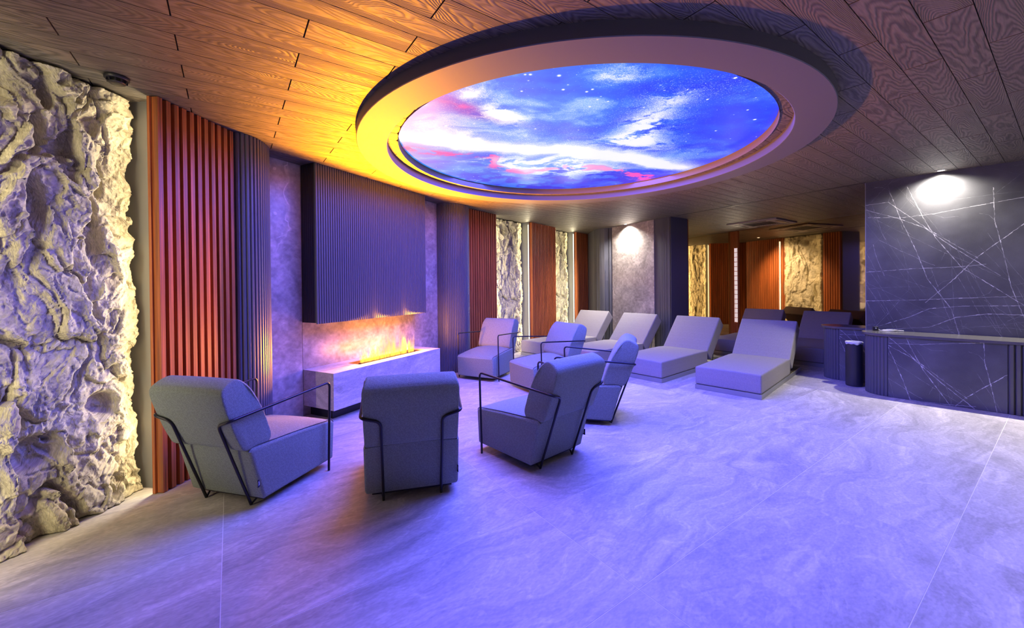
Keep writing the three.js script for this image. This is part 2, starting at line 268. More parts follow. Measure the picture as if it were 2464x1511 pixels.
// ---------------------------------------------------------------- slats and flutes
const woodSlat = metric(prism([[-0.0165, 0], [-0.0165, 0.044], [-0.0157, 0.0448], [0.0157, 0.0448], [0.0165, 0.044], [0.0165, 0]].reverse(), 0.004, H - 0.003), 1, 0, 0);
const slatVariants = [0, 0.07, 0.19, 0.31, 0.43].map((q, i) => { const g = woodSlat.clone(), a = g.attributes.uv; for (let k = 0; k < a.count; k++) a.setXY(k, a.getX(k) + q, a.getY(k) + q * 3); return g; });
const fluteShape = (w, d) => [[-w / 2, 0], [-w * 0.34, d * 0.8], [-w * 0.22, d], [w * 0.22, d], [w * 0.34, d * 0.8], [w / 2, 0]].reverse();
const flute = (w, d, y0, y1) => metric(prism(fluteShape(w, d), y0, y1));
for (const g of slatVariants) { // veneered front, dark sides
  const p = g.attributes.position, u = g.attributes.uv, n = g.attributes.normal, order = []; for (const front of [true, false]) for (let i = 0; i < p.count; i += 3) if ((n.getZ(i) > 0.5) === front) order.push(i);
  const take = (a) => { const o = new a.array.constructor(a.array.length), k = a.itemSize * 3; order.forEach((i, j) => o.set(a.array.subarray(i * a.itemSize, i * a.itemSize + k), j * k)); a.array.set(o); };
  const fronts = order.filter(i => n.getZ(i) > 0.5).length; [p, u, n].forEach(take); g.clearGroups(); g.addGroup(0, fronts * 3, 0); g.addGroup(fronts * 3, p.count - fronts * 3, 1);
}
const slatMats = [M.slat, M.slat];
function woodPanel(p, t0, t1, label, group, pitch = 0.0585, off = -0.0455) {
  const g = thing('wood_slat_panel', label, 'wall panel', group), tm = (t0 + t1) / 2; onWall(g, p, tm, off); const l = t1 - t0, n = Math.round(l / pitch);
  mesh('backing', metric(box(l, H - 0.004, 0.02, 0, H / 2, -0.0105)), M.slatBack, g);
  for (let i = 0; i < n; i++) mesh('slat', slatVariants[(i * 3) % 5], slatMats, g).position.x = -l / 2 + (i + 0.5) * l / n;
  return g;
}
// a fluted column: outline pts [[x, z], ...] of its face, closed behind
function flutedColumn(name, pts, behind, label, pitch, w, d, y0, y1, kind, mat = M.dark) {
  const g = kind === 'structure' ? struct(name) : thing(name, label, 'column'); const cx = pts[0][0], cz = pts[0][1]; g.position.set(cx, 0, cz);
  mesh('core', prism([...pts, ...behind].map(([x, z]) => [x - cx, z - cz]), y0, y1), M.dark, g);
  runFlutes(g, pts.map(([x, z]) => [x - cx, z - cz]), pitch, flute(w, d, y0 + 0.002, y1 - 0.002), mat); return g;
}
function runFlutes(g, pts, pitch, geo, mat, name = 'flute') {
  const len = [0]; for (let i = 1; i < pts.length; i++) len.push(len[i - 1] + Math.hypot(pts[i][0] - pts[i - 1][0], pts[i][1] - pts[i - 1][1])); const T = len[len.length - 1], n = Math.round(T / pitch);
  for (let k = 0; k < n; k++) { const s = (k + 0.5) * T / n; let i = 1; while (len[i] < s) i++; const f = (s - len[i - 1]) / (len[i] - len[i - 1]), q = [mix(pts[i - 1][0], pts[i][0], f), mix(pts[i - 1][1], pts[i][1], f)], tx = (pts[i][0] - pts[i - 1][0]), tz = (pts[i][1] - pts[i - 1][1]); const m = mesh(name, geo, mat, g); m.position.set(q[0], 0, q[1]); m.rotation.y = Math.atan2(-tz, tx) ; }
}
const bulge = (p, q, h, n = 24) => { const o = [], dx = q[0] - p[0], dz = q[1] - p[1], l = Math.hypot(dx, dz), nx = -dz / l, nz = dx / l; for (let i = 0; i <= n; i++) { const a = Math.PI * i / n, c = (1 - Math.cos(a)) / 2, s = Math.sin(a) * h; o.push([p[0] + dx * c + nx * s, p[1] + dz * c + nz * s]); } return o; };
// flutes face the left of the walking direction turned by 90 degrees: outlines run so that the room lies on the +z side of a flute
woodPanel(A, 0.002, 0.645, 'reddish wood slat panel between the large rock panel and a dark fluted column', undefined);
{
  const p = bulge([-2.247, -3.251], [-2.40, -3.77], 0.15); flutedColumn('fluted_column', p, [[-2.62, -3.75], [-2.55, -3.26]], 'curved dark fluted column between the reddish slats and the marble of the fireplace', 0.034, 0.031, 0.012, 0, H);
  const q = bulge([-1.155, -6.2], [-0.736, -6.539], 0.22); flutedColumn('fluted_column', q, [[-0.95, -6.8], [-1.3, -6.45]], 'curved dark fluted column at the far end of the stone hearth, with amber firelight on it', 0.027, 0.025, 0.010, 0, H);
}
woodPanel(B, 0.03, 0.80, 'reddish wood slat panel next to the firelit dark column, behind the farthest armchair');
woodPanel(B, 1.95, 2.93, 'reddish wood slat panel between the two narrow lit rock panels');
woodPanel(B, 3.93, 5.85, 'reddish wood slat panel in the corner beside the stone pillar');
woodPanel(B, 6.53, 7.4, 'wood slat panel at the far end behind the pillar, reflected only');

// ---------------------------------------------------------------- rock panels in lit bays
const ROCK_W = 1.0, ROCK_H = 2.6;
// broken faces: each jittered cell is a tilted plane of its own height
function chips(x, y, s) {
  const xi = Math.floor(x), yi = Math.floor(y); let d1 = 9, d2 = 9, h1 = 0;
  for (let j = -1; j <= 1; j++) for (let i = -1; i <= 1; i++) { const cx = xi + i, cy = yi + j, px = cx + hash(cx, cy, s), py = cy + hash(cx, cy, s + 1), dx = x - px, dy = y - py, d = dx * dx + dy * dy; if (d < d1) { d2 = d1; d1 = d; h1 = hash(cx, cy, s + 2) + dx * (hash(cx, cy, s + 3) - 0.5) * 1.5 + dy * (hash(cx, cy, s + 4) - 0.5) * 1.5; } else if (d < d2) d2 = d; }
  return [h1, Math.sqrt(d2) - Math.sqrt(d1)];
}
const rockHeight = (u, v) => { // relief in metres over the panel, u across, v up
  const x = u * ROCK_W, y = v * ROCK_H, wx = fbm(x * 3.2, y * 1.8, 5, 401) - 0.5, wy = fbm(x * 3.2, y * 1.8, 5, 409) - 0.5;
  const X = x + wx * 0.34 + y * 0.10, Y = y + wy * 0.5, big = fbm(x * 2.4 + wx, y * 0.9 + wy, 3, 421);
  const [a, ea] = chips(X * 4.2, Y * 1.9, 431), [b, eb] = chips(X * 10.5 + wy * 1.2, Y * 5.6 + wx * 1.2, 441), [c, ec] = chips(x * 27 + wx * 7, y * 17 + wy * 7, 451), fine = fbm(x * 40, y * 26, 4, 457), rid = ridged(x * 2.4 + wx * 1.8 + y * 0.3, y * 0.9 + wy * 1.6, 4, 433);
  let h = 0.01 + 0.02 + big * 0.085 + a * 0.052 + b * 0.026 + c * 0.011 + (fine - 0.5) * 0.014 + Math.pow(rid, 3) * 0.055;
  h -= 0.02 * sstep(0.10, 0.0, ea) + 0.007 * sstep(0.08, 0.0, eb);
  h -= 0.07 * sstep(0.74, 0.90, ridged(x * 1.9 + wx * 2.2 + 4.2, y * 0.8 + wy * 2.0 + 1.7, 3, 467));               // long crevices
  for (const [hx, hy, rx, ry, dp] of [[0.58, 0.855, 0.035, 0.045, 0.11], [0.62, 0.945, 0.03, 0.028, 0.09], [0.40, 0.935, 0.11, 0.04, 0.1], [0.80, 0.905, 0.05, 0.025, 0.06], [0.86, 0.78, 0.03, 0.05, 0.08], [0.80, 0.66, 0.035, 0.09, 0.09], [0.56, 0.70, 0.04, 0.06, 0.06], [0.33, 0.60, 0.03, 0.10, 0.09], [0.82, 0.24, 0.06, 0.03, 0.08], [0.55, 0.18, 0.12, 0.035, 0.08]]) { const d = ((u - hx + wx * 0.05) / rx) ** 2 + ((v - hy + wy * 0.03) / ry) ** 2; if (d < 4) h -= dp * (1 - sstep(0.45, 1.25, Math.sqrt(d))); }
  const edge = Math.min(u, 1 - u); h = mix(0.085 + c * 0.015 + b * 0.03 + (fine - 0.5) * 0.03, h, sstep(0.0, 0.12, edge)); return Math.max(0.004, h + (v < 0.1 ? 0.04 * (1 - v / 0.1) : 0));
};
const rockGeo = (() => {
  const nx = 180, ny = 450, pos = [], uv = [], idx = [];
  for (let j = 0; j <= ny; j++) for (let i = 0; i <= nx; i++) { const u = i / nx, v = j / ny, e = Math.min(u, 1 - u), jag = (fbm(v * 22, u > 0.5 ? 3 : 9, 4, 491) - 0.5) * 0.06 * sstep(0.12, 0, e) * (u > 0.5 ? 1 : -1); const hh = rockHeight(u, v); pos.push((u - 0.5) * ROCK_W + jag, v * ROCK_H + 0.004, hh); uv.push(u * ROCK_W + hh * 1.9, v * ROCK_H + hh * 1.2); }
  for (let j = 0; j < ny; j++) for (let i = 0; i < nx; i++) { const a = j * (nx + 1) + i, b = a + 1, c = a + nx + 1, d = c + 1; idx.push(a, b, d, a, d, c); }
  const rim = []; for (let i = 0; i <= nx; i++) rim.push(i); for (let j = 1; j <= ny; j++) rim.push(j * (nx + 1) + nx); for (let i = nx - 1; i >= 0; i--) rim.push(ny * (nx + 1) + i); for (let j = ny - 1; j > 0; j--) rim.push(j * (nx + 1));
  const b0 = pos.length / 3; rim.forEach(k => { pos.push(pos[k * 3], pos[k * 3 + 1], -0.005); uv.push(uv[k * 2] + 0.03, uv[k * 2 + 1]); });
  for (let k = 0; k < rim.length; k++) { const m = (k + 1) % rim.length; idx.push(rim[k], b0 + k, rim[m], rim[m], b0 + k, b0 + m); }
  const g = new THREE.BufferGeometry(); g.setAttribute('position', new THREE.Float32BufferAttribute(pos, 3)); g.setAttribute('uv', new THREE.Float32BufferAttribute(uv, 2)); g.setIndex(idx); g.computeVertexNormals(); return g;
})();
let trimNo = 0, rockProto = null;
// a recess between t0 and t1 with pale lining, light strips hidden behind both edges, and a rock panel hung in it
function rockBay(p, t0, t1, label, k = 1, mirrorIt = false) {
  const g = struct('trim_' + (++trimNo)), l = t1 - t0; onWall(g, p, (t0 + t1) / 2, 0);
  mesh('back_panel', metric(box(l, H, 0.02, 0, H / 2, -0.355)), M.lining, g);
  for (const s of [-1, 1]) {
    mesh('side_panel', metric(box(0.02, H, 0.29, s * (l / 2 + 0.012), H / 2, -0.2)), M.lining, g);
    mesh('led_strip', box(0.006, H - 0.1, 0.012, s * (l / 2 - 0.003), H / 2, -0.072), M.led, g);
    const L = new THREE.RectAreaLight(C_WARM, I.rock * k, 0.03, H - 0.1), a = new THREE.Vector3(s * (l / 2 - 0.014), H / 2, -0.072), b = new THREE.Vector3(-s * l, H / 2, -0.072 - l * 0.7);
    g.updateMatrixWorld(true); L.position.copy(a.applyMatrix4(g.matrixWorld)); L.lookAt(b.applyMatrix4(g.matrixWorld)); L.name = 'led_light'; scene.add(L);
  }
  let r; if (!rockProto) { r = rockProto = new THREE.Group(); r.name = numbered('rock_panel'); mesh('rock_relief', rockGeo, M.rock, r); scene.add(r); } else { r = rockProto.clone(); r.name = numbered('rock_panel'); scene.add(r); }
  r.scale.set((l - 0.07) / ROCK_W, 1, 1); onWall(r, p, (t0 + t1) / 2, -0.335); tag(r, label, 'rock panel'); return r;
}
rockBay(A, -1.15, 0.07, 'large craggy cream rock panel with lit edges, nearest to the viewer');
rockBay(B, 0.82, 1.93, 'lit narrow rock panel directly behind the farthest armchair, between wood slats');
rockBay(B, 2.95, 3.91, 'lit narrow rock panel behind the farthest first row lounger, between wood slats');

rockBay(B, 5.87, 6.51, 'narrow rock panel at the far end behind the pillar, seen only in the bronze mirror');
// ---------------------------------------------------------------- fireplace
{
  const g = thing('fireplace_hood', 'tall dark fluted chimney hood hung over the stone hearth', 'fireplace hood'), y0 = 0.983, D = 0.215; onWall(g, F, 0.865, 0);
  const l = 1.73; mesh('hood_body', metric(box(l, H - y0, D, 0, (H + y0) / 2, D / 2 + 0.001)), M.black, g);  // black body: the shade on the hood sides is put into the colour
  const gf = flute(0.027, 0.012, 0.972, H - 0.003), n = 60;
  for (let i = 0; i < n; i++) { const m = mesh('flute', gf, M.dark, g); m.position.set(-l / 2 + (i + 0.5) * l / n, 0, D + 0.001); }
  const gs = flute(0.026, 0.004, y0, H - 0.003); for (let i = 0; i < 7; i++) for (const s of [-1, 1]) { const m = mesh('flute', gs, M.black, g); m.position.set(s * (l / 2), 0, 0.018 + i * 0.03); m.rotation.y = s * Math.PI / 2; }  // side flutes darker than the front ones, shade put into their colour
  const h = thing('fireplace_plinth', 'long pale stone hearth block under the dark hood, holding the amber flames', 'hearth'); onWall(h, F, 0.86, 0.002);
  // hearth: stone slabs round a tray, on a recessed dark base
  const top = 0.488, dp = 0.46, low = 0.115, w = 1.72;
  mesh('base', metric(box(w - 0.16, low, dp - 0.12, 0, low / 2, (dp - 0.12) / 2 + 0.001)), M.black, h);
  mesh('front_slab', metric(box(w, top - low, 0.02, 0, (top + low) / 2, dp - 0.01), 1, 3.1, 0.2), M.plinth, h);
  for (const s of [-1, 1]) mesh('end_slab', metric(box(0.02, top - low, dp - 0.021, s * (w / 2 - 0.01), (top + low) / 2, (dp - 0.02) / 2), 1, 1.3, 0.7), M.plinth, h);
  const tx0 = -0.42, tx1 = 0.70, tz0 = 0.13, tz1 = 0.33, ex = flip(F);          // tray opening in local x, mirrored where x runs the other way
  const X = (a, b) => ex > 0 ? [a, b] : [-b, -a];
  for (const [a, b, c, d] of [[...X(-w / 2 + 0.02, tx0), 0, dp - 0.02], [...X(tx1, w / 2 - 0.02), 0, dp - 0.02], [...X(tx0, tx1), 0, tz0], [...X(tx0, tx1), tz1, dp - 0.02]]) mesh('top_slab', metric(box(b - a, 0.02, d - c, (a + b) / 2, top - 0.01, (c + d) / 2), 1, 0.3, 2.2), M.plinth, h);
  const [bx0, bx1] = X(tx0, tx1), bm = (bx0 + bx1) / 2, bl = bx1 - bx0;
  const b = new THREE.Group(); b.name = 'fire_tray'; b.userData.label = 'slim brass coloured fire tray with amber flames'; h.add(b); h.updateMatrixWorld(true);
  const brass = std({ color: lin(0.35, 0.2, 0.07), metalness: 0.7, roughness: 0.4 });
  mesh('tray', metric(box(bl - 0.004, 0.008, tz1 - tz0 - 0.004, bm, top - 0.028, (tz0 + tz1) / 2)), brass, b);
  for (const z of [tz0 + 0.006, tz1 - 0.006]) mesh('tray_wall', box(bl - 0.004, 0.022, 0.008, bm, top - 0.013, z), brass, b);
  mesh('burner_slot', box(bl * 0.82, 0.012, 0.05, bm, top - 0.018, (tz0 + tz1) / 2), M.black, b);
  // tongues of flame, thinner towards the tip
  const flameAlpha = tex(4, 64, (u, v, o) => { o[0] = o[1] = o[2] = 255 * clamp(1.05 - Math.pow(v, 0.55)); }, false, THREE.ClampToEdgeWrapping);
  const r = rng(31), gs2 = [];
  for (let i = 0; i < 90; i++) {
    const q = i / 89, x = bm + (q - 0.5) * bl * 0.78 + (r() - 0.5) * 0.015, hh = (0.07 + 0.19 * Math.pow(r(), 1.6)) * (0.8 + 0.45 * Math.sin(q * 3.1 * (1))) * (ex > 0 ? 0.75 + 0.6 * q : 0.75 + 0.6 * (1 - q)), rad = 0.009 + r() * 0.02, bend = (r() - 0.5) * 0.09;
    const pts = []; for (let k = 0; k <= 9; k++) { const t = k / 9; pts.push(new THREE.Vector2(Math.max(0.0003, rad * Math.pow(Math.sin(Math.PI * Math.min(0.999, 0.22 + t * 0.78)), 1.1)), t * hh)); }
    const gg = new THREE.LatheGeometry(pts, 7), P = gg.attributes.position; for (let k = 0; k < P.count; k++) { const t = P.getY(k) / hh; P.setX(P.count && k, P.getX(k) + bend * t * t); P.setZ(k, P.getZ(k) * 0.7 + (r() * 0) + 0.03 * t * t * (bend)); }
    gs2.push(gg.translate(x, top - 0.012, (tz0 + tz1) / 2 + (r() - 0.5) * 0.03));
  }
  const fg = mergeGeometries(gs2); fg.computeVertexNormals();
  const fm = mesh('flame', fg, std({ color: 0x000000, emissive: lin(1, 0.46, 0.05), emissiveIntensity: 2.2, transparent: true, opacity: 0.3, alphaMap: flameAlpha, depthWrite: false, side: THREE.DoubleSide }), b); fm.userData.kind = 'stuff'; fm.castShadow = false; fm.userData.label = 'low amber flames';
  b.updateMatrixWorld(true); const P = (x, y, z) => new THREE.Vector3(x, y, z).applyMatrix4(b.matrixWorld);
  { const l2 = new THREE.RectAreaLight(C_AMBER, I.flameStrip, bl * 0.8, 0.07); l2.position.copy(P(bm, top + 0.012, (tz0 + tz1) / 2)); l2.lookAt(P(bm, top + 1, (tz0 + tz1) / 2 + 0.05)); l2.name = 'flame_strip'; scene.add(l2); }
  for (let i = 0; i < 7; i++) { const l2 = new THREE.PointLight(C_AMBER, I.flame / 7); l2.position.copy(P(bm + (i - 3) * bl * 0.13, top + 0.10, 0.34)); l2.shadow.radius = 3; l2.name = 'flame_light'; cast(l2); }
  for (const sd of [-1, 1]) { const l4 = new THREE.SpotLight(C_AMBER, sd * ex < 0 ? I.flameSide * 3.4 : I.flameSide, 0, 0.62, 0.9); l4.position.copy(P(bm + sd * bl * 0.25, top + 0.09, 0.25)); l4.target.position.copy(P(bm + sd * 2.0, 0.95, 0.85)); l4.shadow.radius = 2.5; l4.name = 'flame_sidelight'; scene.add(l4.target); cast(l4); }
  for (let i = 0; i < 2; i++) { const l3 = new THREE.SpotLight(C_AMBER, I.flameUp, 0, 0.80, 0.8); l3.position.copy(P(bm + (i - 0.5) * bl * 0.45, top + 0.02, 0.20)); l3.target.position.copy(P(bm + (i - 0.5) * bl * 0.8, H, 1.5)); l3.shadow.radius = 2.2; l3.name = 'flame_uplight'; scene.add(l3.target); cast(l3); }
}

// ---------------------------------------------------------------- star ceiling and its ring
{
  const g = thing('star_ceiling', 'round glowing star field picture set in the ceiling above the armchairs', 'light panel');
  g.position.set(RING.x, RING.y, RING.z);
  const gau = (x, y, cx, cy, sx, sy = sx, a = 0) => { const c = Math.cos(a), s = Math.sin(a), dx = x - cx, dy = y - cy, p = (dx * c + dy * s) / sx, q = (-dx * s + dy * c) / sy; return Math.exp(-(p * p + q * q)); };
  const N = 1536, star = new Float32Array(N * N), r = rng(404);
  const dot = (x, y, rad, b) => { const px = (x * 0.5 + 0.5) * N, py = (y * 0.5 + 0.5) * N, k = Math.ceil(rad * 2.5); for (let j = -k; j <= k; j++) for (let i = -k; i <= k; i++) { const X = Math.round(px) + i, Y = Math.round(py) + j; if (X < 0 || Y < 0 || X >= N || Y >= N) continue; star[Y * N + X] += b * Math.exp(-((X - px) ** 2 + (Y - py) ** 2) / (rad * rad)); } };
  for (let i = 0; i < 5200; i++) dot(r() * 2 - 1, r() * 2 - 1, 0.7 + r() * 0.6, 0.25 + 0.6 * r() * r());
  for (const [cx, cy, sx, sy, n] of [[0.31, 0.45, 0.16, 0.3, 5200], [0.04, 0.82, 0.09, 0.06, 900], [0.47, 0.72, 0.14, 0.09, 900], [0.25, 0.1, 0.3, 0.2, 3600], [-0.55, 0.6, 0.16, 0.12, 1500], [-0.3, 0.25, 0.5, 0.2, 2600], [0.6, -0.2, 0.25, 0.2, 1400], [0.0, -0.6, 0.7, 0.2, 900]]) for (let i = 0; i < n; i++) { const a = Math.sqrt(-2 * Math.log(1 - r() * 0.999)), b = r() * 6.283; dot(cx + a * Math.cos(b) * sx * 0.7, cy + a * Math.sin(b) * sy * 0.7, 0.6 + r() * 0.6, 0.3 + 0.5 * r()); }
  for (const [x, y, q] of [[-0.3, 0.83, 5], [-0.32, 0.83, 4], [-0.19, 0.82, 6], [-0.16, 0.71, 5], [-0.06, 0.69, 4.5], [-0.04, 0.71, 4.5], [-0.33, 0.7, 4], [0.5, 0.79, 5.5], [0.82, 0.39, 6], [0.48, 0.61, 4], [-0.02, 0.55, 4], [0.0, 0.62, 3.5], [0.05, 0.6, 3.5], [0.72, 0.5, 4], [-0.85, 0.3, 4], [-0.7, 0.35, 4.5], [-0.25, 0.3, 4], [0.7, 0.25, 4]]) dot(x, y, q * 0.8, 2.2);
  for (let i = 0; i < 160; i++) dot(r() * 2 - 1, r() * 2 - 1, 1.6 + r() * 1.8, 0.9);
  const band = x => x < -0.45 ? mix(0.23, -0.01, (x + 0.95) / 0.5) : x < 0.06 ? mix(-0.01, -0.11, (x + 0.45) / 0.51) : mix(-0.11, -0.33, (x - 0.06) / 0.6);
  const map = tex(N, N, (u, v, o) => {
    const x = u * 2 - 1, y = v * 2 - 1, w1 = fbm(x * 3, y * 3, 4, 501) - 0.5, w2 = fbm(x * 3, y * 3, 4, 511) - 0.5, X = x + w1 * 0.18, Y = y + w2 * 0.18, f = fbm(X * 4.5, Y * 7, 7, 521, 0.56), f2 = sstep(0.12, 0.88, fbm(X * 9, Y * 13, 7, 531, 0.62)), gr = hash(Math.floor(u * N), Math.floor(v * N), 7);
    const bd = Y - band(X); let white = Math.exp(-((bd / (bd > 0 ? 0.13 : 0.075)) ** 2)) * (0.75 + f * 0.6) * 1.15 * sstep(1.05, 0.75, x);
    white += (gau(X, Y, 0.33, 0.36, 0.13, 0.2) + 0.9 * gau(X, Y, 0.27, 0.12, 0.2, 0.1) + 0.6 * gau(X, Y, 0.36, 0.62, 0.1, 0.08) + 0.5 * gau(X, Y, 0.04, 0.83, 0.1, 0.06)) * sstep(0.3, 0.7, f2 + f * 0.3 - 0.05);
    white += 1.1 * gau(X, Y, -0.57, 0.67, 0.07, 0.05) + 1.0 * gau(X, Y, -0.43, 0.45, 0.09, 0.1) * sstep(0.3, 0.6, f2) + 0.45 * gau(X, Y, -0.66, 0.7, 0.2, 0.1) * sstep(0.35, 0.65, f2);
    white += 0.9 * (gau(X, Y, -0.1, -0.34, 0.34, 0.14) + 0.8 * gau(X, Y, -0.5, -0.2, 0.3, 0.08) + 0.55 * gau(X, Y, 0.2, -0.5, 0.3, 0.16)) * sstep(0.36, 0.62, f2 * 0.6 + f * 0.4);
    white += 0.42 * sstep(0.5, 0.8, f) * (x < 0.1 ? 1 : 0.35) + 0.5 * gau(X, Y, -0.7, 0.25, 0.4, 0.1) * f2 + 0.45 * gau(X, Y, 0.45, -0.02, 0.35, 0.09) * f2;
    const dark = gau(X, Y, -0.6, 0.54, 0.2, 0.055, -0.75) * 1.1, low = sstep(-0.38, -0.75, Y + 0.25 * (f - 0.5)) * sstep(0.62, 0.3, f2);
    let pink = 0; const seg = [[-0.94, -0.01], [-0.72, -0.04], [-0.5, -0.12], [-0.46, -0.34], [-0.29, -0.46], [0.0, -0.33], [0.16, -0.36], [0.36, -0.49], [0.65, -0.64]];
    for (let i = 0; i < seg.length - 1; i++) { const [ax, ay] = seg[i], [bx, by] = seg[i + 1], t = clamp(((X - ax) * (bx - ax) + (Y - ay) * (by - ay)) / ((bx - ax) ** 2 + (by - ay) ** 2)), d = Math.hypot(X - ax - t * (bx - ax), Y - ay - t * (by - ay)); pink = Math.max(pink, Math.exp(-((d / (0.045 + 0.05 * sstep(0.2, 0.6, X))) ** 2))); }
    pink = clamp(pink * sstep(0.34, 0.62, f2) * 1.5 + 0.5 * dark * f2 + gau(X, Y, -0.66, 0.62, 0.22, 0.05, -0.7) * 0.5 * f2);
    const az = clamp(0.5 - x * 0.45 + (f - 0.5) * 1.2 - 0.4 * low), b0 = [mix(22, 60, az), mix(62, 150, az), mix(252, 246, az)];
    white = clamp(white * 1.12 - dark * 0.6 - low * 0.3); white = mix(white, white > gr * 0.95 ? 1 : 0, 0.55 * (1 - Math.abs(2 * white - 1) * 0.5)) * (0.92 + 0.16 * gr); const st = star[Math.floor(v * N) * N + Math.floor(u * N)] || 0; white = clamp(white + st);
    const dk = clamp(dark * 0.8 + low * 0.55); let c = [mix(b0[0], 52, dk), mix(b0[1], 40, dk), mix(b0[2], 215, dk)];
    c = [mix(c[0], 250, pink), mix(c[1], 70, pink), mix(c[2], 190, pink)]; const wc = pink > 0.5 ? 0.6 : 1; for (let k = 0; k < 3; k++) o[k] = mix(c[k], k === 2 ? 255 : 248, clamp(white * wc));
  }, true, THREE.ClampToEdgeWrapping);
  // the picture faces down; u runs along x, v along z
  const cg = new THREE.CircleGeometry(RING.r - 0.001, 96).rotateX(Math.PI / 2), uv = cg.attributes.uv, P = cg.attributes.position; for (let i = 0; i < P.count; i++) uv.setXY(i, P.getX(i) / RING.r * 0.5 + 0.5, P.getZ(i) / RING.r * 0.5 + 0.5);
  const body = new THREE.CylinderGeometry(RING.r - 0.001, RING.r - 0.001, 0.02, 96).translate(0, 0.012, 0);
  mesh('panel_back', body, M.black, g);
  mesh('star_picture', cg, std({ color: 0x000000, roughness: 0.35, emissive: 0xffffff, emissiveMap: map, emissiveIntensity: SKY_GLOW }), g);
  const q = thing('ceiling_ring', 'wide plain ring hung from the ceiling round the glowing star picture', 'ceiling ring'); q.position.set(RING.x, 0, RING.z);
  const c = 0.004, pr = [[RING.inner, H], [RING.inner, RING.low + c], [RING.inner + c, RING.low], [RING.outer - c, RING.low], [RING.outer, RING.low + c], [RING.outer, H], [RING.inner, H]];
  mesh('ring_band', toCreasedNormals(new THREE.LatheGeometry(pr.map(p => new THREE.Vector2(...p)), 128), 0.5), M.ring, q);
}

// ---------------------------------------------------------------- pillar
{
  const g = struct('pillar'); g.position.set(PI.o[0], 0, PI.o[1]); const loc = ([x, z]) => [x - PI.o[0], z - PI.o[1]];
  const c0 = PI.at(0), m0 = PI.at(0.405), m1 = PI.at(1.615), c1 = PI.at(1.64), curve = [c1, [2.20, -9.085], [2.11, -9.11], [2.02, -9.17], [1.97, -9.27], [1.95, -9.42]], backR = [3.495, -7.917], backL = [2.25, -10.3], inR = [3.475, -7.94];
  mesh('core', prism([c0, m0, m1, ...curve, [1.95, -10.2], backL, backR].map(loc), 0, H), M.dark, g);
  mesh('marble_panel', metric(prism([PI.at(0.405, 0.012), PI.at(0.405, 0.001), PI.at(1.615, 0.001), PI.at(1.615, 0.012)].map(loc), 0, H)), M.marble, g);
  runFlutes(g, [PI.at(0.395), PI.at(0.004)].reverse().map(loc), 0.027, flute(0.025, 0.01, 0.002, H - 0.002), M.dark);
  runFlutes(g, curve.map(loc), 0.027, flute(0.025, 0.01, 0.002, H - 0.002), M.dark);
  runFlutes(g, [backR, [c0[0] + 0.004, c0[1] - 0.003]].map(loc), 0.027, flute(0.025, 0.010, 0.002, H - 0.002), M.dark);
}
const PB = { o: [3.495, -7.917], d: [-0.465, -0.886], n: [0.886, -0.465] }; { const l = Math.hypot(...PB.d); PB.d = PB.d.map(v => v / l); PB.n = PB.n.map(v => v / l); PB.at = plan(PB.o, PB.d, PB.n); PB.turn = Math.atan2(PB.n[0], PB.n[1]); }

// ---------------------------------------------------------------- bronze mirror
{
  const g = thing('bronze_mirror', 'tall bronze tinted mirror wall behind the back loungers', 'mirror'); onWall(g, MI, 0, 0);
  const e = flip(MI), joint = 2.385; 
  for (const [t0, t1, k] of [[-4.2, -0.93, 0], [-0.87, 5.6, 1]]) for (const [y0, y1] of [[0.002, joint - 0.0015], [joint + 0.0015, H - 0.002]]) {
    const l = t1 - t0, m = mesh('mirror_pane', box(l, y1 - y0, 0.006), M.mirror, g); m.position.set(e * (t0 + t1) / 2, (y0 + y1) / 2, 0.004); if (y0 > 1) m.rotation.x = -0.012;
  }
  { // added glowing post, standing in for a light strip reflected in the mirror
    const q = thing('added_light_post', 'added slatted post with a glowing strip, standing in for a reflection in the mirror', 'light strip'); onWall(q, MI, -0.76, 0.012); const sg = e;
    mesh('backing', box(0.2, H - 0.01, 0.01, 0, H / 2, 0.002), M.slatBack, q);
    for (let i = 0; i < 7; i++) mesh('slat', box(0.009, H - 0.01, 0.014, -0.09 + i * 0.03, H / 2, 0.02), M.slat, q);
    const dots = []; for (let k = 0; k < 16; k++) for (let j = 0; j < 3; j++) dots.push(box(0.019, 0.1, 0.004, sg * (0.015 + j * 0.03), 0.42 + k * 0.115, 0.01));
    mesh('led_strip', mergeGeometries(dots), std({ color: 0x000000, emissive: lin(0.9, 0.85, 1.0), emissiveIntensity: 2.6 }), q);  // added glow where the mirror would show a reflected strip
    const l = new THREE.RectAreaLight(lin(1, 0.8, 0.55), 14, 0.1, 1.9), a = MI.at(-0.70, 0.045), b = MI.at(-0.75, 1); l.position.set(a[0], 1.3, a[1]); l.lookAt(b[0], 1.3, b[1]); l.name = 'led_light'; scene.add(l);  // area light of the added post
  }
  mesh('mirror_post', box(0.05, H, 0.03, e * -0.9, H / 2, 0.006), M.bronze, g);
}

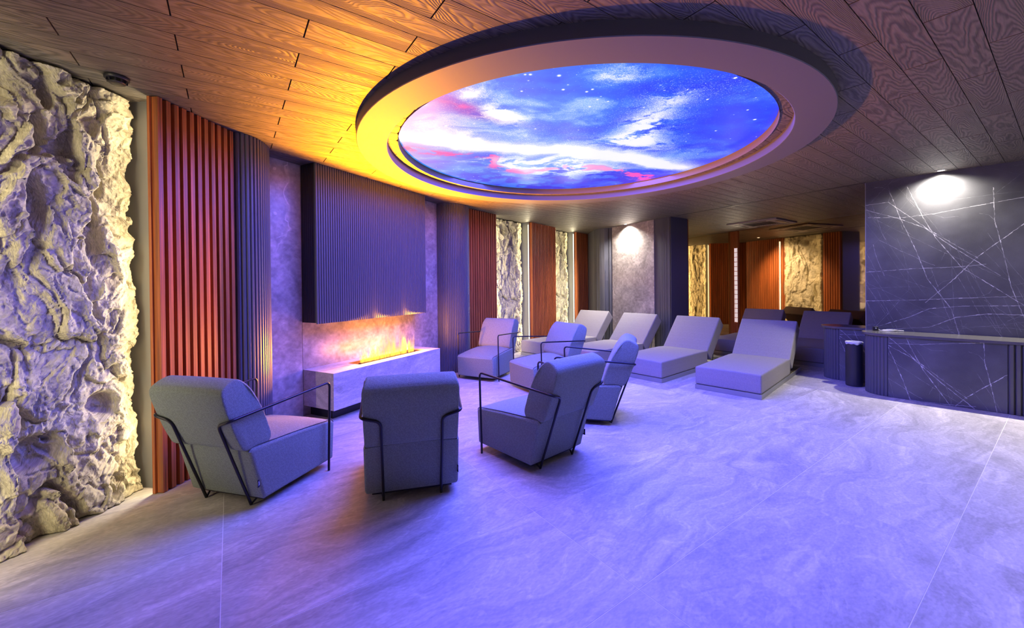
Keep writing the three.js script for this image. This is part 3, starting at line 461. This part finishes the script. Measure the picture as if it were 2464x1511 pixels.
// ---------------------------------------------------------------- the bar
{
  // veins of the dark marble, drawn in metres
  const CW = 2048, cv = document.createElement('canvas'); cv.width = CW; cv.height = CW; const x = cv.getContext('2d'), S = CW / 3.2, r = rng(88);
  const id = x.createImageData(CW, CW); for (let j = 0; j < CW; j++) for (let i = 0; i < CW; i++) { const n = fbm(i / 150, j / 150, 5, 601), f = hash(i, j, 3), l = 88 + (n - 0.5) * 36 + (f - 0.5) * 8, k = (j * CW + i) * 4; id.data[k] = l; id.data[k + 1] = l; id.data[k + 2] = l * 1.04; id.data[k + 3] = 255; } x.putImageData(id, 0, 0);
  const line = (pts, w, a) => { for (let i = 0; i < pts.length - 1; i++) { const [ax, ay] = pts[i], [bx, by] = pts[i + 1], n = Math.max(2, Math.ceil(Math.hypot(bx - ax, by - ay) / 0.03)); for (let k = 0; k < n; k++) { const t0 = k / n, t1 = (k + 1) / n, j = () => (r() - 0.5) * 0.010; x.strokeStyle = 'rgba(225,224,226,' + clamp(a * (0.35 + r() * 0.9)) + ')'; x.lineWidth = Math.max(0.8, w * (0.5 + r() * 1.1)); x.beginPath(); x.moveTo((mix(ax, bx, t0)) * S, CW - mix(ay, by, t0) * S); x.quadraticCurveTo((mix(ax, bx, (t0 + t1) / 2) + j()) * S, CW - (mix(ay, by, (t0 + t1) / 2) + j()) * S, mix(ax, bx, t1) * S, CW - mix(ay, by, t1) * S); x.stroke(); } } };
  const main = [[[0.38, 2.5], [0.51, 2.12], [0.62, 1.85], [0.82, 1.5], [1.01, 1.32], [1.26, 1.08], [1.7, 0.7]], [[0, 2.27], [0.31, 2.12], [0.53, 1.98], [0.76, 1.73], [1.1, 1.4]], [[0.02, 2.17], [0.34, 2.13], [0.59, 2.14], [0.94, 2.19], [1.26, 2.23], [1.9, 2.35]], [[0, 1.47], [0.42, 1.5], [0.82, 1.51], [1, 1.53]], [[0.13, 0.79], [0.39, 0.91], [0.56, 1.02], [0.82, 1.06], [1.26, 1.08], [2, 1.15]], [[0, 1.1], [0.42, 1.12], [0.94, 1.16], [1.26, 1.18], [2.1, 1.26]], [[0.22, 2.48], [0.32, 2.12], [0.45, 1.73], [0.55, 1.37], [0.74, 1.02], [0.8, 0.72]], [[0.19, 0.75], [0.56, 0.8], [0.78, 0.93], [1.01, 0.98], [1.26, 0.98]], [[1.05, 2.37], [1.06, 2.01], [1.12, 1.65], [1.17, 1.29], [1.26, 0.94]], [[0.53, 1.09], [0.76, 1.37], [0.94, 1.62], [1.26, 1.95]], [[0, 2.33], [0.21, 2.34], [0.56, 1.96], [0.94, 1.6]]];
  main.forEach(p => line(p, 3.0, 0.7));
  for (let i = 0; i < 150; i++) { const fam = r(), ax = r() * 3.4 - 0.4, ay = r() * 3.1, L = 0.35 + r() * 1.1, an = fam < 0.42 ? -1.05 - r() * 0.35 : fam < 0.62 ? -0.5 - r() * 0.25 : fam < 0.86 ? 0.05 + (r() - 0.5) * 0.3 : 0.85 + r() * 0.2, p = [[ax, ay]]; let q = an; for (let k = 0; k < 5; k++) { q += (r() - 0.5) * 0.16; const [u, v] = p[p.length - 1]; p.push([u + Math.cos(q) * L / 5, v + Math.sin(q) * L / 5]); } line(p, 0.8 + r() * 1.5 * r(), 0.14 + r() * 0.4); }
  for (let i = 0; i < 26; i++) { const k = main[i % main.length], [ax, ay] = k[Math.floor(r() * k.length)], an = r() * 6.28, L = 0.08 + r() * 0.2; line([[ax, ay], [ax + Math.cos(an) * L / 2, ay + Math.sin(an) * L / 2], [ax + Math.cos(an + 0.3) * L, ay + Math.sin(an + 0.3) * L]], 1.1, 0.4); }
  const t = new THREE.CanvasTexture(cv); t.colorSpace = THREE.SRGBColorSpace; t.wrapS = t.wrapT = THREE.MirroredRepeatWrapping;
  M.veined = std({ map: rep(t, 1 / 3.2), roughness: 0.33 });
  const uvWall = (geo, l, s0, k = 0) => { const p = geo.attributes.position, uv = geo.attributes.uv; for (let i = 0; i < p.count; i++) uv.setXY(i, (p.getX(i) * flip(K) + s0), p.getY(i) + k); return geo; };
  const wall = struct('wall_bar'), L = 4.35; onWall(wall, K, L / 2, 0);
  for (const [a, b] of [[0, 2.6], [2.604, L]]) mesh('marble_panel', uvWall(metric(box(b - a, H, 0.02, flip(K) * ((a + b) / 2 - L / 2), H / 2, -0.01)), 0, L / 2), M.veined, wall);
  mesh('wall_core', metric(box(L, H + 0.02, 0.08, 0, H / 2, -0.061)), M.darkCore, wall);
  mesh('edge_trim', box(0.006, H, 0.022, flip(K) * (-L / 2 - 0.003), H / 2, -0.01), M.steel, wall);
  const KF = { o: [4.383, -4.648], d: K.d, n: K.n }; KF.at = plan(KF.o, KF.d, KF.n); KF.turn = K.turn; KF.n = K.n;
  // counter: outline in (s along the wall, n out of it), round end, straight front of veined slabs, fluted corner pieces
  const counterTop = 0.735, e = flip(K);
  const arc = (cs, cn, r0, a0, a1, n = 18) => { const o = []; for (let i = 0; i <= n; i++) { const a = mix(a0, a1, i / n); o.push([cs + r0 * Math.cos(a), cn + r0 * Math.sin(a)]); } return o; };
  const make = (label, base, s0, len, front, depth, dir) => {
    const g = thing('bar_counter', label, 'counter'), O = KF.at(base[0], base[1]); g.position.set(O[0], 0, O[1]); const P = (s, n) => { const q = KF.at(base[0] + s, base[1] + n * dir); return [q[0] - O[0], q[1] - O[1]]; };
    const rr = depth / 2, top = [...arc(0, -rr, rr + 0.025, Math.PI * 1.5, Math.PI / 2).map(([s, n]) => [s, Math.max(n, -depth)]), [len, 0.025]].concat([[len, -depth]]);
    let o = top.map(([s, n]) => P(s, n)); if (dir < 0) o = o.reverse(); mesh('worktop', prism(o, counterTop - 0.028, counterTop), M.counter, g);
    const bodyLine = [...arc(0, -rr, rr - 0.012, Math.PI * 1.5, Math.PI / 2), [len, -0.012], [len, -depth + 0.01]]; o = bodyLine.map(([s, n]) => P(s, n)); if (dir < 0) o = o.reverse(); mesh('body', prism(o, 0, counterTop - 0.03), M.dark, g);
    const nose = arc(0, -rr, rr - 0.012, Math.PI * 1.5, Math.PI / 2).map(([s, n]) => P(s, n)); runFlutes(g, dir > 0 ? nose : nose.reverse(), 0.034, flute(0.032, 0.007, 0.003, counterTop - 0.031), M.dark);
    for (const [a, b] of front) { let q = [P(a, 0), P(b, 0), P(b, -0.011), P(a, -0.011)]; if (dir < 0) q = q.reverse(); const gg = metric(prism(q, 0.003, counterTop - 0.031)), p = gg.attributes.position, uv = gg.attributes.uv; for (let i = 0; i < p.count; i++) uv.setXY(i, p.getX(i) * K.d[0] + p.getZ(i) * K.d[1] + 0.33, p.getY(i) + 1.5); mesh('front_panel', gg, M.veined, g); }
    return { g, P };
  };
  const c1 = make('low bar counter with a rounded fluted end and a dark veined stone front', [0, 0], 0, 3.3, [[0.002, 0.878], [1.76, 2.6]], 0.452, 1);
  // corrugated part beyond the first veined slab
  const wave = metric(prism(fluteShape(0.042, 0.024), 0.003, counterTop - 0.031)), charcoal = std({ color: lin(0.10, 0.098, 0.095), roughness: 0.4 }); for (let i = 0; i < 20; i++) { const q = c1.P(0.905 + i * 0.0435, -0.012), m = mesh('flute', wave, charcoal, c1.g); m.position.set(q[0], 0, q[1]); m.rotation.y = K.turn; }
  make('second low bar counter behind the slim bin, its rounded fluted end towards the loungers', [-0.52, -0.62], 0, 2.6, [[0.002, 1.2]], 0.40, 1);
}
{ // slim bin with a pale liner
  const g = thing('waste_bin', 'slim dark cylinder bin with a pale liner folded over its rim, between the two counters', 'bin'); g.position.set(4.435, 0, -5.17);
  const r0 = 0.088, hh = 0.565;
  mesh('bin_body', new THREE.LatheGeometry([[0, 0], [r0 - 0.012, 0], [r0 - 0.003, 0.004], [r0, 0.014], [r0, hh], [r0 - 0.004, hh], [r0 - 0.004, 0.02], [0, 0.02]].map(p => new THREE.Vector2(...p)), 40), std({ color: lin(0.03, 0.03, 0.04), roughness: 0.35 }), g);
  const pts = [[r0 + 0.002, hh - 0.02], [r0 + 0.003, hh + 0.004], [r0 - 0.002, hh + 0.009], [r0 - 0.008, hh + 0.002], [r0 - 0.014, hh - 0.16], [0, hh - 0.22]].map(p => new THREE.Vector2(...p)), lg = new THREE.LatheGeometry(pts, 40), P = lg.attributes.position;
  for (let i = 0; i < P.count; i++) { const a = Math.atan2(P.getZ(i), P.getX(i)), w = 0.0025 * Math.sin(a * 9) + 0.002 * Math.sin(a * 5 + 1); if (P.getY(i) < hh) P.setY(i, P.getY(i) + w * 2); } lg.computeVertexNormals();
  mesh('bin_liner', lg, std({ color: lin(0.62, 0.62, 0.6), roughness: 0.45, side: THREE.DoubleSide }), g);
}
{ // small reader with a coiled pale cable on the counter
  const g = thing('card_reader', 'small black box with a coiled pale cable lying on the bar counter', 'device'); g.position.set(4.545, 0.735, -4.985); g.rotation.y = -0.5;
  mesh('housing', softBox(0.05, 0.05, 0.045, 0.006, null, [2, 2, 2]).translate(0, 0.0255, 0), M.black, g);
  mesh('lens', new THREE.SphereGeometry(0.009, 16, 12).scale(1, 1, 0.5).translate(0, 0.03, 0.0225), M.steel, g);
  const c = [[0.026, 0.02, 0], [0.05, 0.006, 0.005]]; for (let i = 0; i < 26; i++) { const a = i / 26 * Math.PI * 5; c.push([0.11 + 0.06 * Math.cos(a) + i * 0.0012, 0.005 + i * 0.0005, 0.01 + 0.025 * Math.sin(a)]); } c.push([0.27, 0.008, -0.02]);
  mesh('cable', tube(c.map(p => new THREE.Vector3(...p)), 0.0035, 160, 6), M.white, g);
}

// ---------------------------------------------------------------- armchairs
function chairSide() { // the seat block's side outline in (forward, height)
  return [[-0.012, 0.062], [-0.088, 0.33], [-0.099, 0.375], [-0.08, 0.392], [0.1, 0.385], [0.3, 0.372], [0.5, 0.352], [0.595, 0.338], [0.612, 0.318], [0.604, 0.18], [0.596, 0.062], [0.585, 0.052], [0.0, 0.052]];
}
function sideExtrude(outline, width, bev, steps, curve) {
  const s = new THREE.Shape(); if (curve) s.setFromPoints(new THREE.CatmullRomCurve3(outline.map(([f, h]) => new THREE.Vector3(f, h, 0)), true, 'centripetal').getPoints(72).slice(0, -1).map(p => new THREE.Vector2(p.x, p.y))); else s.setFromPoints(outline.map(p => new THREE.Vector2(...p)));
  const g = new THREE.ExtrudeGeometry(s, { depth: width - 2 * bev, steps, bevelEnabled: true, bevelSize: bev * 0.9, bevelOffset: -bev * 0.9, bevelThickness: bev, bevelSegments: 4, curveSegments: 12 });
  return g.translate(0, 0, -(width / 2 - bev)); // x = forward, y = height, z = across
}
const toChair = g => g.rotateY(Math.PI / 2);        // forward becomes -z; across becomes x
function crownUV(g, fn) { const P = g.attributes.position; for (let i = 0; i < P.count; i++) { const v = new THREE.Vector3().fromBufferAttribute(P, i); fn(v); P.setXYZ(i, v.x, v.y, v.z); } return metric(toCreasedNormals(g, 0.7)); }
const crown = v => { const t = clamp(v.y > 0.325 ? (v.y - 0.325) / 0.05 : 0), f = clamp((v.x + 0.1) / 0.7), b = (1 - (v.z / 0.3) ** 2) * Math.sin(Math.PI * clamp(f * 0.86 + 0.08)); v.y += t * 0.045 * Math.max(0, b); if (v.x > 0.5) v.x += 0.016 * (1 - (v.z / 0.3) ** 2); v.z *= mix(0.945, 1.0, clamp((v.x + 0.1) / 0.5)); };
const seatGeo = toChair(crownUV(sideExtrude(chairSide(), 0.61, 0.022, 10, false), crown));
const backGeo = toChair(crownUV(sideExtrude([[0.045, 0.388], [0.068, 0.425], [0.046, 0.505], [0.01, 0.60], [-0.046, 0.71], [-0.112, 0.80], [-0.15, 0.822], [-0.205, 0.812], [-0.253, 0.778], [-0.262, 0.745], [-0.221, 0.602], [-0.165, 0.46], [-0.125, 0.393], [-0.06, 0.386]], 0.555, 0.013, 8, true), v => { const c = 1 - (v.z / 0.28) ** 2; v.x += 0.012 * Math.max(0, c); v.z *= 1 - 0.06 * sstep(0.74, 0.83, v.y); }));
const seamPath = s => chairSide().slice(2, 9).map(([f, h]) => { const v = new THREE.Vector3(f, h + 0.0035, s * 0.2905); const z = v.z; v.z *= mix(0.945, 1.0, clamp((f + 0.1) / 0.5)); if (f > 0.5) v.x += 0.016 * (1 - (z / 0.3) ** 2); return v; });
const pipingGeo = [-1, 1].map(s => toChair(tube(seamPath(s), 0.0028, 40, 5)));
const cushionSeam = s => [[0.06, 0.43], [0.04, 0.505], [0.004, 0.60], [-0.052, 0.71], [-0.118, 0.797], [-0.152, 0.815], [-0.203, 0.805], [-0.246, 0.772], [-0.255, 0.745], [-0.216, 0.602], [-0.16, 0.46]].map(([f, h]) => new THREE.Vector3(f + 0.0022, h + 0.0012, s * 0.2685 * (1 - 0.06 * sstep(0.74, 0.83, h))));
const cushionPiping = [-1, 1].map(s => toChair(tube(cushionSeam(s), 0.0026, 50, 5)));
const frameGeo = s => pipe([[s * 0.335, 0, -0.506], [s * 0.335, 0.648, -0.526], [s * 0.288, 0.602, 0.235], [s * 0.178, 0.565, 0.207], [s * 0.18, 0.0, 0.0]], 0.0085, 0.04, 10);
const braceGeo = mergeGeometries([...[-1, 1].map(s => pipe([[s * 0.18, 0.004, 0], [s * 0.20, 0.052, -0.06]], 0.006, 0.01, 6)), metric(box(0.5, 0.02, 0.5, 0, 0.043, -0.27)).deleteAttribute('uv') ].map(g => { const q = g.index ? g.toNonIndexed() : g; if (q.attributes.uv) q.deleteAttribute('uv'); return q; }));
const tagTex = (() => { const c = document.createElement('canvas'); c.width = 64; c.height = 128; const x = c.getContext('2d'); x.fillStyle = '#14142c'; x.fillRect(0, 0, 64, 128); x.translate(32, 64); x.rotate(Math.PI / 2); x.fillStyle = '#d8d8e4'; x.font = 'bold 44px sans-serif'; x.textAlign = 'center'; x.textBaseline = 'middle'; x.fillText('sits', 0, 2); const t = new THREE.CanvasTexture(c); t.colorSpace = THREE.SRGBColorSpace; return t; })();
const tagMat = std({ map: tagTex, roughness: 0.8 });
function makeChair() {
  const g = thing('armchair', '', 'armchair', 'armchairs round the fireplace');
  const s = mesh('seat', seatGeo, M.chair, g); pipingGeo.forEach(q => mesh('piping', q, M.piping, s));
  const b = mesh('back_cushion', backGeo, M.chair, g); cushionPiping.forEach(q => mesh('piping', q, M.piping, b));
  for (const k of [-1, 1]) mesh('arm_frame', frameGeo(k), M.tubeBlack, g);
  mesh('base_frame', braceGeo, M.tubeBlack, g);
  const t = mesh('fabric_tag', new THREE.BoxGeometry(0.003, 0.046, 0.026), tagMat, g); t.position.set(0.284, 0.165, 0.038); t.rotation.y = 0.25; return g;
}
const chair0 = makeChair();
[[-1.816, -2.525, 14.6, 'grey fabric armchair beside the large rock panel and slats, its back corner to the viewer'],
 [-0.652, -2.56, -14.5, 'grey fabric armchair seen squarely from behind, in front of the stone hearth'],
 [0.33, -3.048, -41.6, 'grey fabric armchair seen from its back corner, in front of the blue lit armchair'],
 [1.002, -4.051, -74.4, 'blue lit grey armchair seen from its side, next to the first row of loungers'],
 [-0.262, -6.178, 207.1, 'grey fabric armchair facing the viewer in front of the wood slats and lit rock panel'],
 [0.628, -5.402, 239.5, 'armchair turned to the fire, half hidden by an armchair back, before the loungers']].forEach(([x, z, yaw, label], i) => {
  let o = chair0; if (i) { o = chair0.clone(); o.name = numbered('armchair'); o.userData = { ...chair0.userData }; scene.add(o); } o.position.set(x, 0, z); o.rotation.y = -yaw * R2; o.userData.label = label;
});

// ---------------------------------------------------------------- loungers
const LW = 0.745;
const loungeSeat = softBox(LW, 0.222, 1.42, 0.02, v => { v.y += 0.006 * Math.max(0, 1 - (v.x / 0.37) ** 2) * (v.y > 0 ? 1 : 0) + (v.y > 0.1 && v.z < -0.55 ? -0.012 * sstep(-0.55, -0.71, v.z) : 0); }).translate(0, 0.064 + 0.111, -0.71);
const loungeBack = softBox(LW, 0.215, 0.72, 0.022, v => { v.y += 0.012 * Math.max(0, 1 - (v.x / 0.37) ** 2) * Math.max(0, 1 - (v.z / 0.36) ** 2) * (v.y > 0 ? 1 : -0.3); if (v.z > 0.2 && v.y > 0.05) v.y -= 0.0; });
function makeLounger() {
  const g = thing('lounger', '', 'lounger', 'grey loungers in two rows');
  mesh('seat_cushion', loungeSeat, M.lounger, g);
  // the seat lies on y = 0.064, the back turns 45 degrees about the hinge 1.40 m from the foot end
  const b = mesh('back_cushion', loungeBack, M.lounger, g); b.rotation.x = 46 * R2; { const a = 46 * R2, up = [Math.sin(a), Math.cos(a)], n = [Math.cos(a), -Math.sin(a)]; b.position.set(0, 0.262 + up[0] * 0.36 - Math.cos(a) * 0.1075, -(1.395 + up[1] * 0.36 + Math.sin(a) * 0.1075)); }
  const bb = mesh('back_board', softBox(LW - 0.04, 0.014, 0.68, 0.005, v => { v.y += 0.004 * Math.sin(v.x * 40) * Math.sin(v.z * 31 + v.x * 9); }, [14, 2, 14]), M.backcloth, b); bb.position.y = -0.117;
  const f = mesh('base_frame', mergeGeometries([box(LW, 0.06, 0.012, 0, 0.031, -0.006), ...[-1, 1].map(s => box(0.012, 0.06, 2.14, s * (LW / 2 - 0.006), 0.031, -1.082)), box(LW, 0.06, 0.012, 0, 0.031, -2.15), box(LW - 0.03, 0.012, 1.42, 0, 0.055, -0.72), box(LW - 0.03, 0.02, 0.04, 0, 0.03, -1.75)]), M.steel, g);
  for (const s of [-1, 1]) mesh('strut', pipe([[s * 0.3, 0.03, -1.75], [s * 0.3, 0.30, -1.83]], 0.008, 0.01, 8), M.steel, g);
  return g;
}
const lounge0 = makeLounger();
[[2.593, -4.83, 45.9, 'pale grey lounger of the first row, nearest to the bar and the bin'],
 [1.768, -5.656, 49.3, 'pale grey lounger of the first row, right behind the blue lit armchair'],
 [1.012, -6.52, 50.6, 'pale grey lounger of the first row, in front of the pillar marble and fluting'],
 [0.414, -7.372, 46.5, 'pale grey lounger of the first row, at its far end by the rock panels'],
 [4.656, -6.542, 50.5, 'blue shaded lounger of the back row, behind the bar counter end'],
 [4.03, -7.36, 48.5, 'blue shaded lounger of the back row, mostly hidden behind the nearest first row lounger']].forEach(([x, z, yaw, label], i) => {
  let o = lounge0; if (i) { o = lounge0.clone(); o.name = numbered('lounger'); o.userData = { ...lounge0.userData }; scene.add(o); } o.position.set(x, 0, z); o.rotation.y = -yaw * R2; o.userData.label = label;
});

// ---------------------------------------------------------------- fittings in the ceiling
const spotRim = new THREE.LatheGeometry([[0.03, 0.012], [0.032, 0.0], [0.046, -0.002], [0.049, 0.0], [0.049, 0.004]].map(p => new THREE.Vector2(...p)), 32);
function downlight(x, z, label, on, power, angle = 0.95, pen = 0.5, tilt = [0, 0], group) {
  const g = thing('downlight', label, 'downlight', group); g.position.set(x, H - 0.003, z); mesh('rim', spotRim, M.vent, g);
  mesh('lamp', new THREE.CylinderGeometry(0.031, 0.031, 0.004, 24).translate(0, 0.004, 0), on ? M.lamp : M.black, g);
  if (on) { const l = new THREE.SpotLight(C_WHITE, power, 0, angle, pen); l.position.set(x, H - 0.012, z); l.target.position.set(x + tilt[0], 0, z + tilt[1]); l.shadow.radius = 1.6; l.name = 'downlight_beam'; scene.add(l.target); cast(l); }
  return g;
}
{ const [x, z] = K.at(0.66, 0.10); downlight(x, z, 'small lit downlight over the dark veined bar wall', true, I.spot * 0.62, 1.35, 1); }
downlight(2.44, -8.52, 'small lit downlight close to the stone face of the pillar', true, I.spot * 1.5, 1.25, 1);
downlight(3.85, -9.7, 'added unseen downlight behind the stone pillar, lighting its slatted back', true, I.back, 0.75, 0.9, [-1.9, 1.3]);  // added lamp, out of view, brightens the pillar back for the mirror
downlight(2.205, -8.28, 'unlit downlight beside the lit one at the pillar', false, 0);
for (const [x, z, q] of [[1.5, 2.3, 'behind the viewer on the rock panel side'], [3.4, 1.2, 'behind the viewer on the bar side'], [5.6, -0.9, 'over the floor in front of the long bar counter']]) downlight(x, z, 'added fill downlight outside the frame ' + q, true, I.fill, 1.15, 0.6);  // unseen fill lights, added in the form of downlights
for (const [t, q] of [[2.1, 'second from the counter end'], [3.5, 'third from the counter end']]) { const [x, z] = K.at(t, 0.09); downlight(x, z, 'lit downlight along the bar wall outside the frame, ' + q, true, I.spot, 1.25, 1); }
{ // smoke detector
  const g = thing('smoke_detector', 'small black smoke detector on the timber ceiling above the rock panel', 'smoke detector'); g.position.set(-2.345, H, -2.385);
  mesh('base', new THREE.LatheGeometry([[0, 0], [0.056, 0], [0.058, -0.004], [0.057, -0.016], [0.05, -0.02], [0, -0.02]].map(p => new THREE.Vector2(...p)), 40), M.black, g);
  mesh('cap', new THREE.LatheGeometry([[0, -0.046], [0.03, -0.045], [0.04, -0.038], [0.041, -0.034], [0, -0.034]].map(p => new THREE.Vector2(...p)), 40), M.black, g);
  for (let i = 0; i < 10; i++) { const a = i / 10 * 2 * Math.PI, m = mesh('vent_rib', box(0.006, 0.016, 0.012, 0, -0.027, 0.042), M.black, g); m.rotation.y = a; }
}
{ // air conditioning cassette
  const g = thing('ceiling_cassette', 'square air conditioning cassette in the ceiling in front of the mirror', 'air conditioner'); const o = [5.17, -7.80], a = [-0.49, -0.872], b = [0.826, -0.563];
  g.position.set(o[0] + (a[0] + b[0]) / 2, H, o[1] + (a[1] + b[1]) / 2); g.rotation.y = Math.atan2(-b[1], b[0]);
  const rimPts = [[0, 0.96], [0, 0]]; const S = 0.48;
  const frame = new THREE.Shape([[-S, -S], [S, -S], [S, S], [-S, S]].map(p => new THREE.Vector2(...p))), hole = new THREE.Path([[-0.28, -0.28], [-0.28, 0.28], [0.28, 0.28], [0.28, -0.28]].map(p => new THREE.Vector2(...p))); frame.holes.push(hole);
  mesh('fascia', new THREE.ExtrudeGeometry(frame, { depth: 0.022, bevelEnabled: true, bevelSize: 0.006, bevelThickness: 0.006, bevelSegments: 2 }).rotateX(Math.PI / 2), M.vent, g);
  mesh('intake', box(0.56, 0.01, 0.56, 0, -0.012, 0), M.black, g);
  for (let i = 0; i < 12; i++) mesh('intake_slat', box(0.55, 0.004, 0.018, 0, -0.021, -0.25 + i * 0.0455), std({ color: lin(0.05, 0.05, 0.055) }), g);
  for (let i = 0; i < 4; i++) { const m = mesh('louver', box(0.52, 0.006, 0.055, 0, -0.031, 0.40), M.black, g), q = new THREE.Group(); m.rotation.y = 0; const ang = i * Math.PI / 2; m.position.set(Math.sin(ang) * 0.0, 0, 0); m.geometry = m.geometry.clone().rotateY(ang); }
}
{ const g = struct('trim_' + (++trimNo)); const p = [3.12, -7.525], q = [4.56, -5.13], dx = q[0] - p[0], dz = q[1] - p[1], l = Math.hypot(dx, dz); g.position.set((p[0] + q[0]) / 2, H - 0.0015, (p[1] + q[1]) / 2); g.rotation.y = Math.atan2(-dz, dx); mesh('slot_profile', box(l, 0.003, 0.055), M.black, g); }

// rock and slats on the back of the pillar, seen in the mirror
woodPanel(PB, 0.02, 0.43, 'wood slat panel on the back of the pillar, seen only in the bronze mirror', undefined, 0.0585, 0.022);
woodPanel(PB, 1.47, 2.66, 'wood slat panel on the back of the pillar beyond its rock panel, mirrored only', undefined, 0.0585, 0.036);
{
  const r = rockProto.clone(); r.name = numbered('rock_panel'); scene.add(r); r.scale.set(0.96, 1, 0.7); onWall(r, PB, 0.95, 0.012); tag(r, 'craggy rock panel on the back of the pillar, seen only as a reflection', 'rock panel');
  for (const t of [0.44, 1.46]) { const L = new THREE.RectAreaLight(C_WARM, I.rock * 0.28, 0.03, 2.4), a = PB.at(t, 0.24), b = PB.at(0.95, 0.06); L.position.set(a[0], 1.3, a[1]); L.lookAt(b[0], 1.3, b[1]); L.name = 'led_light'; scene.add(L); }
}
renderer.render(scene, camera);
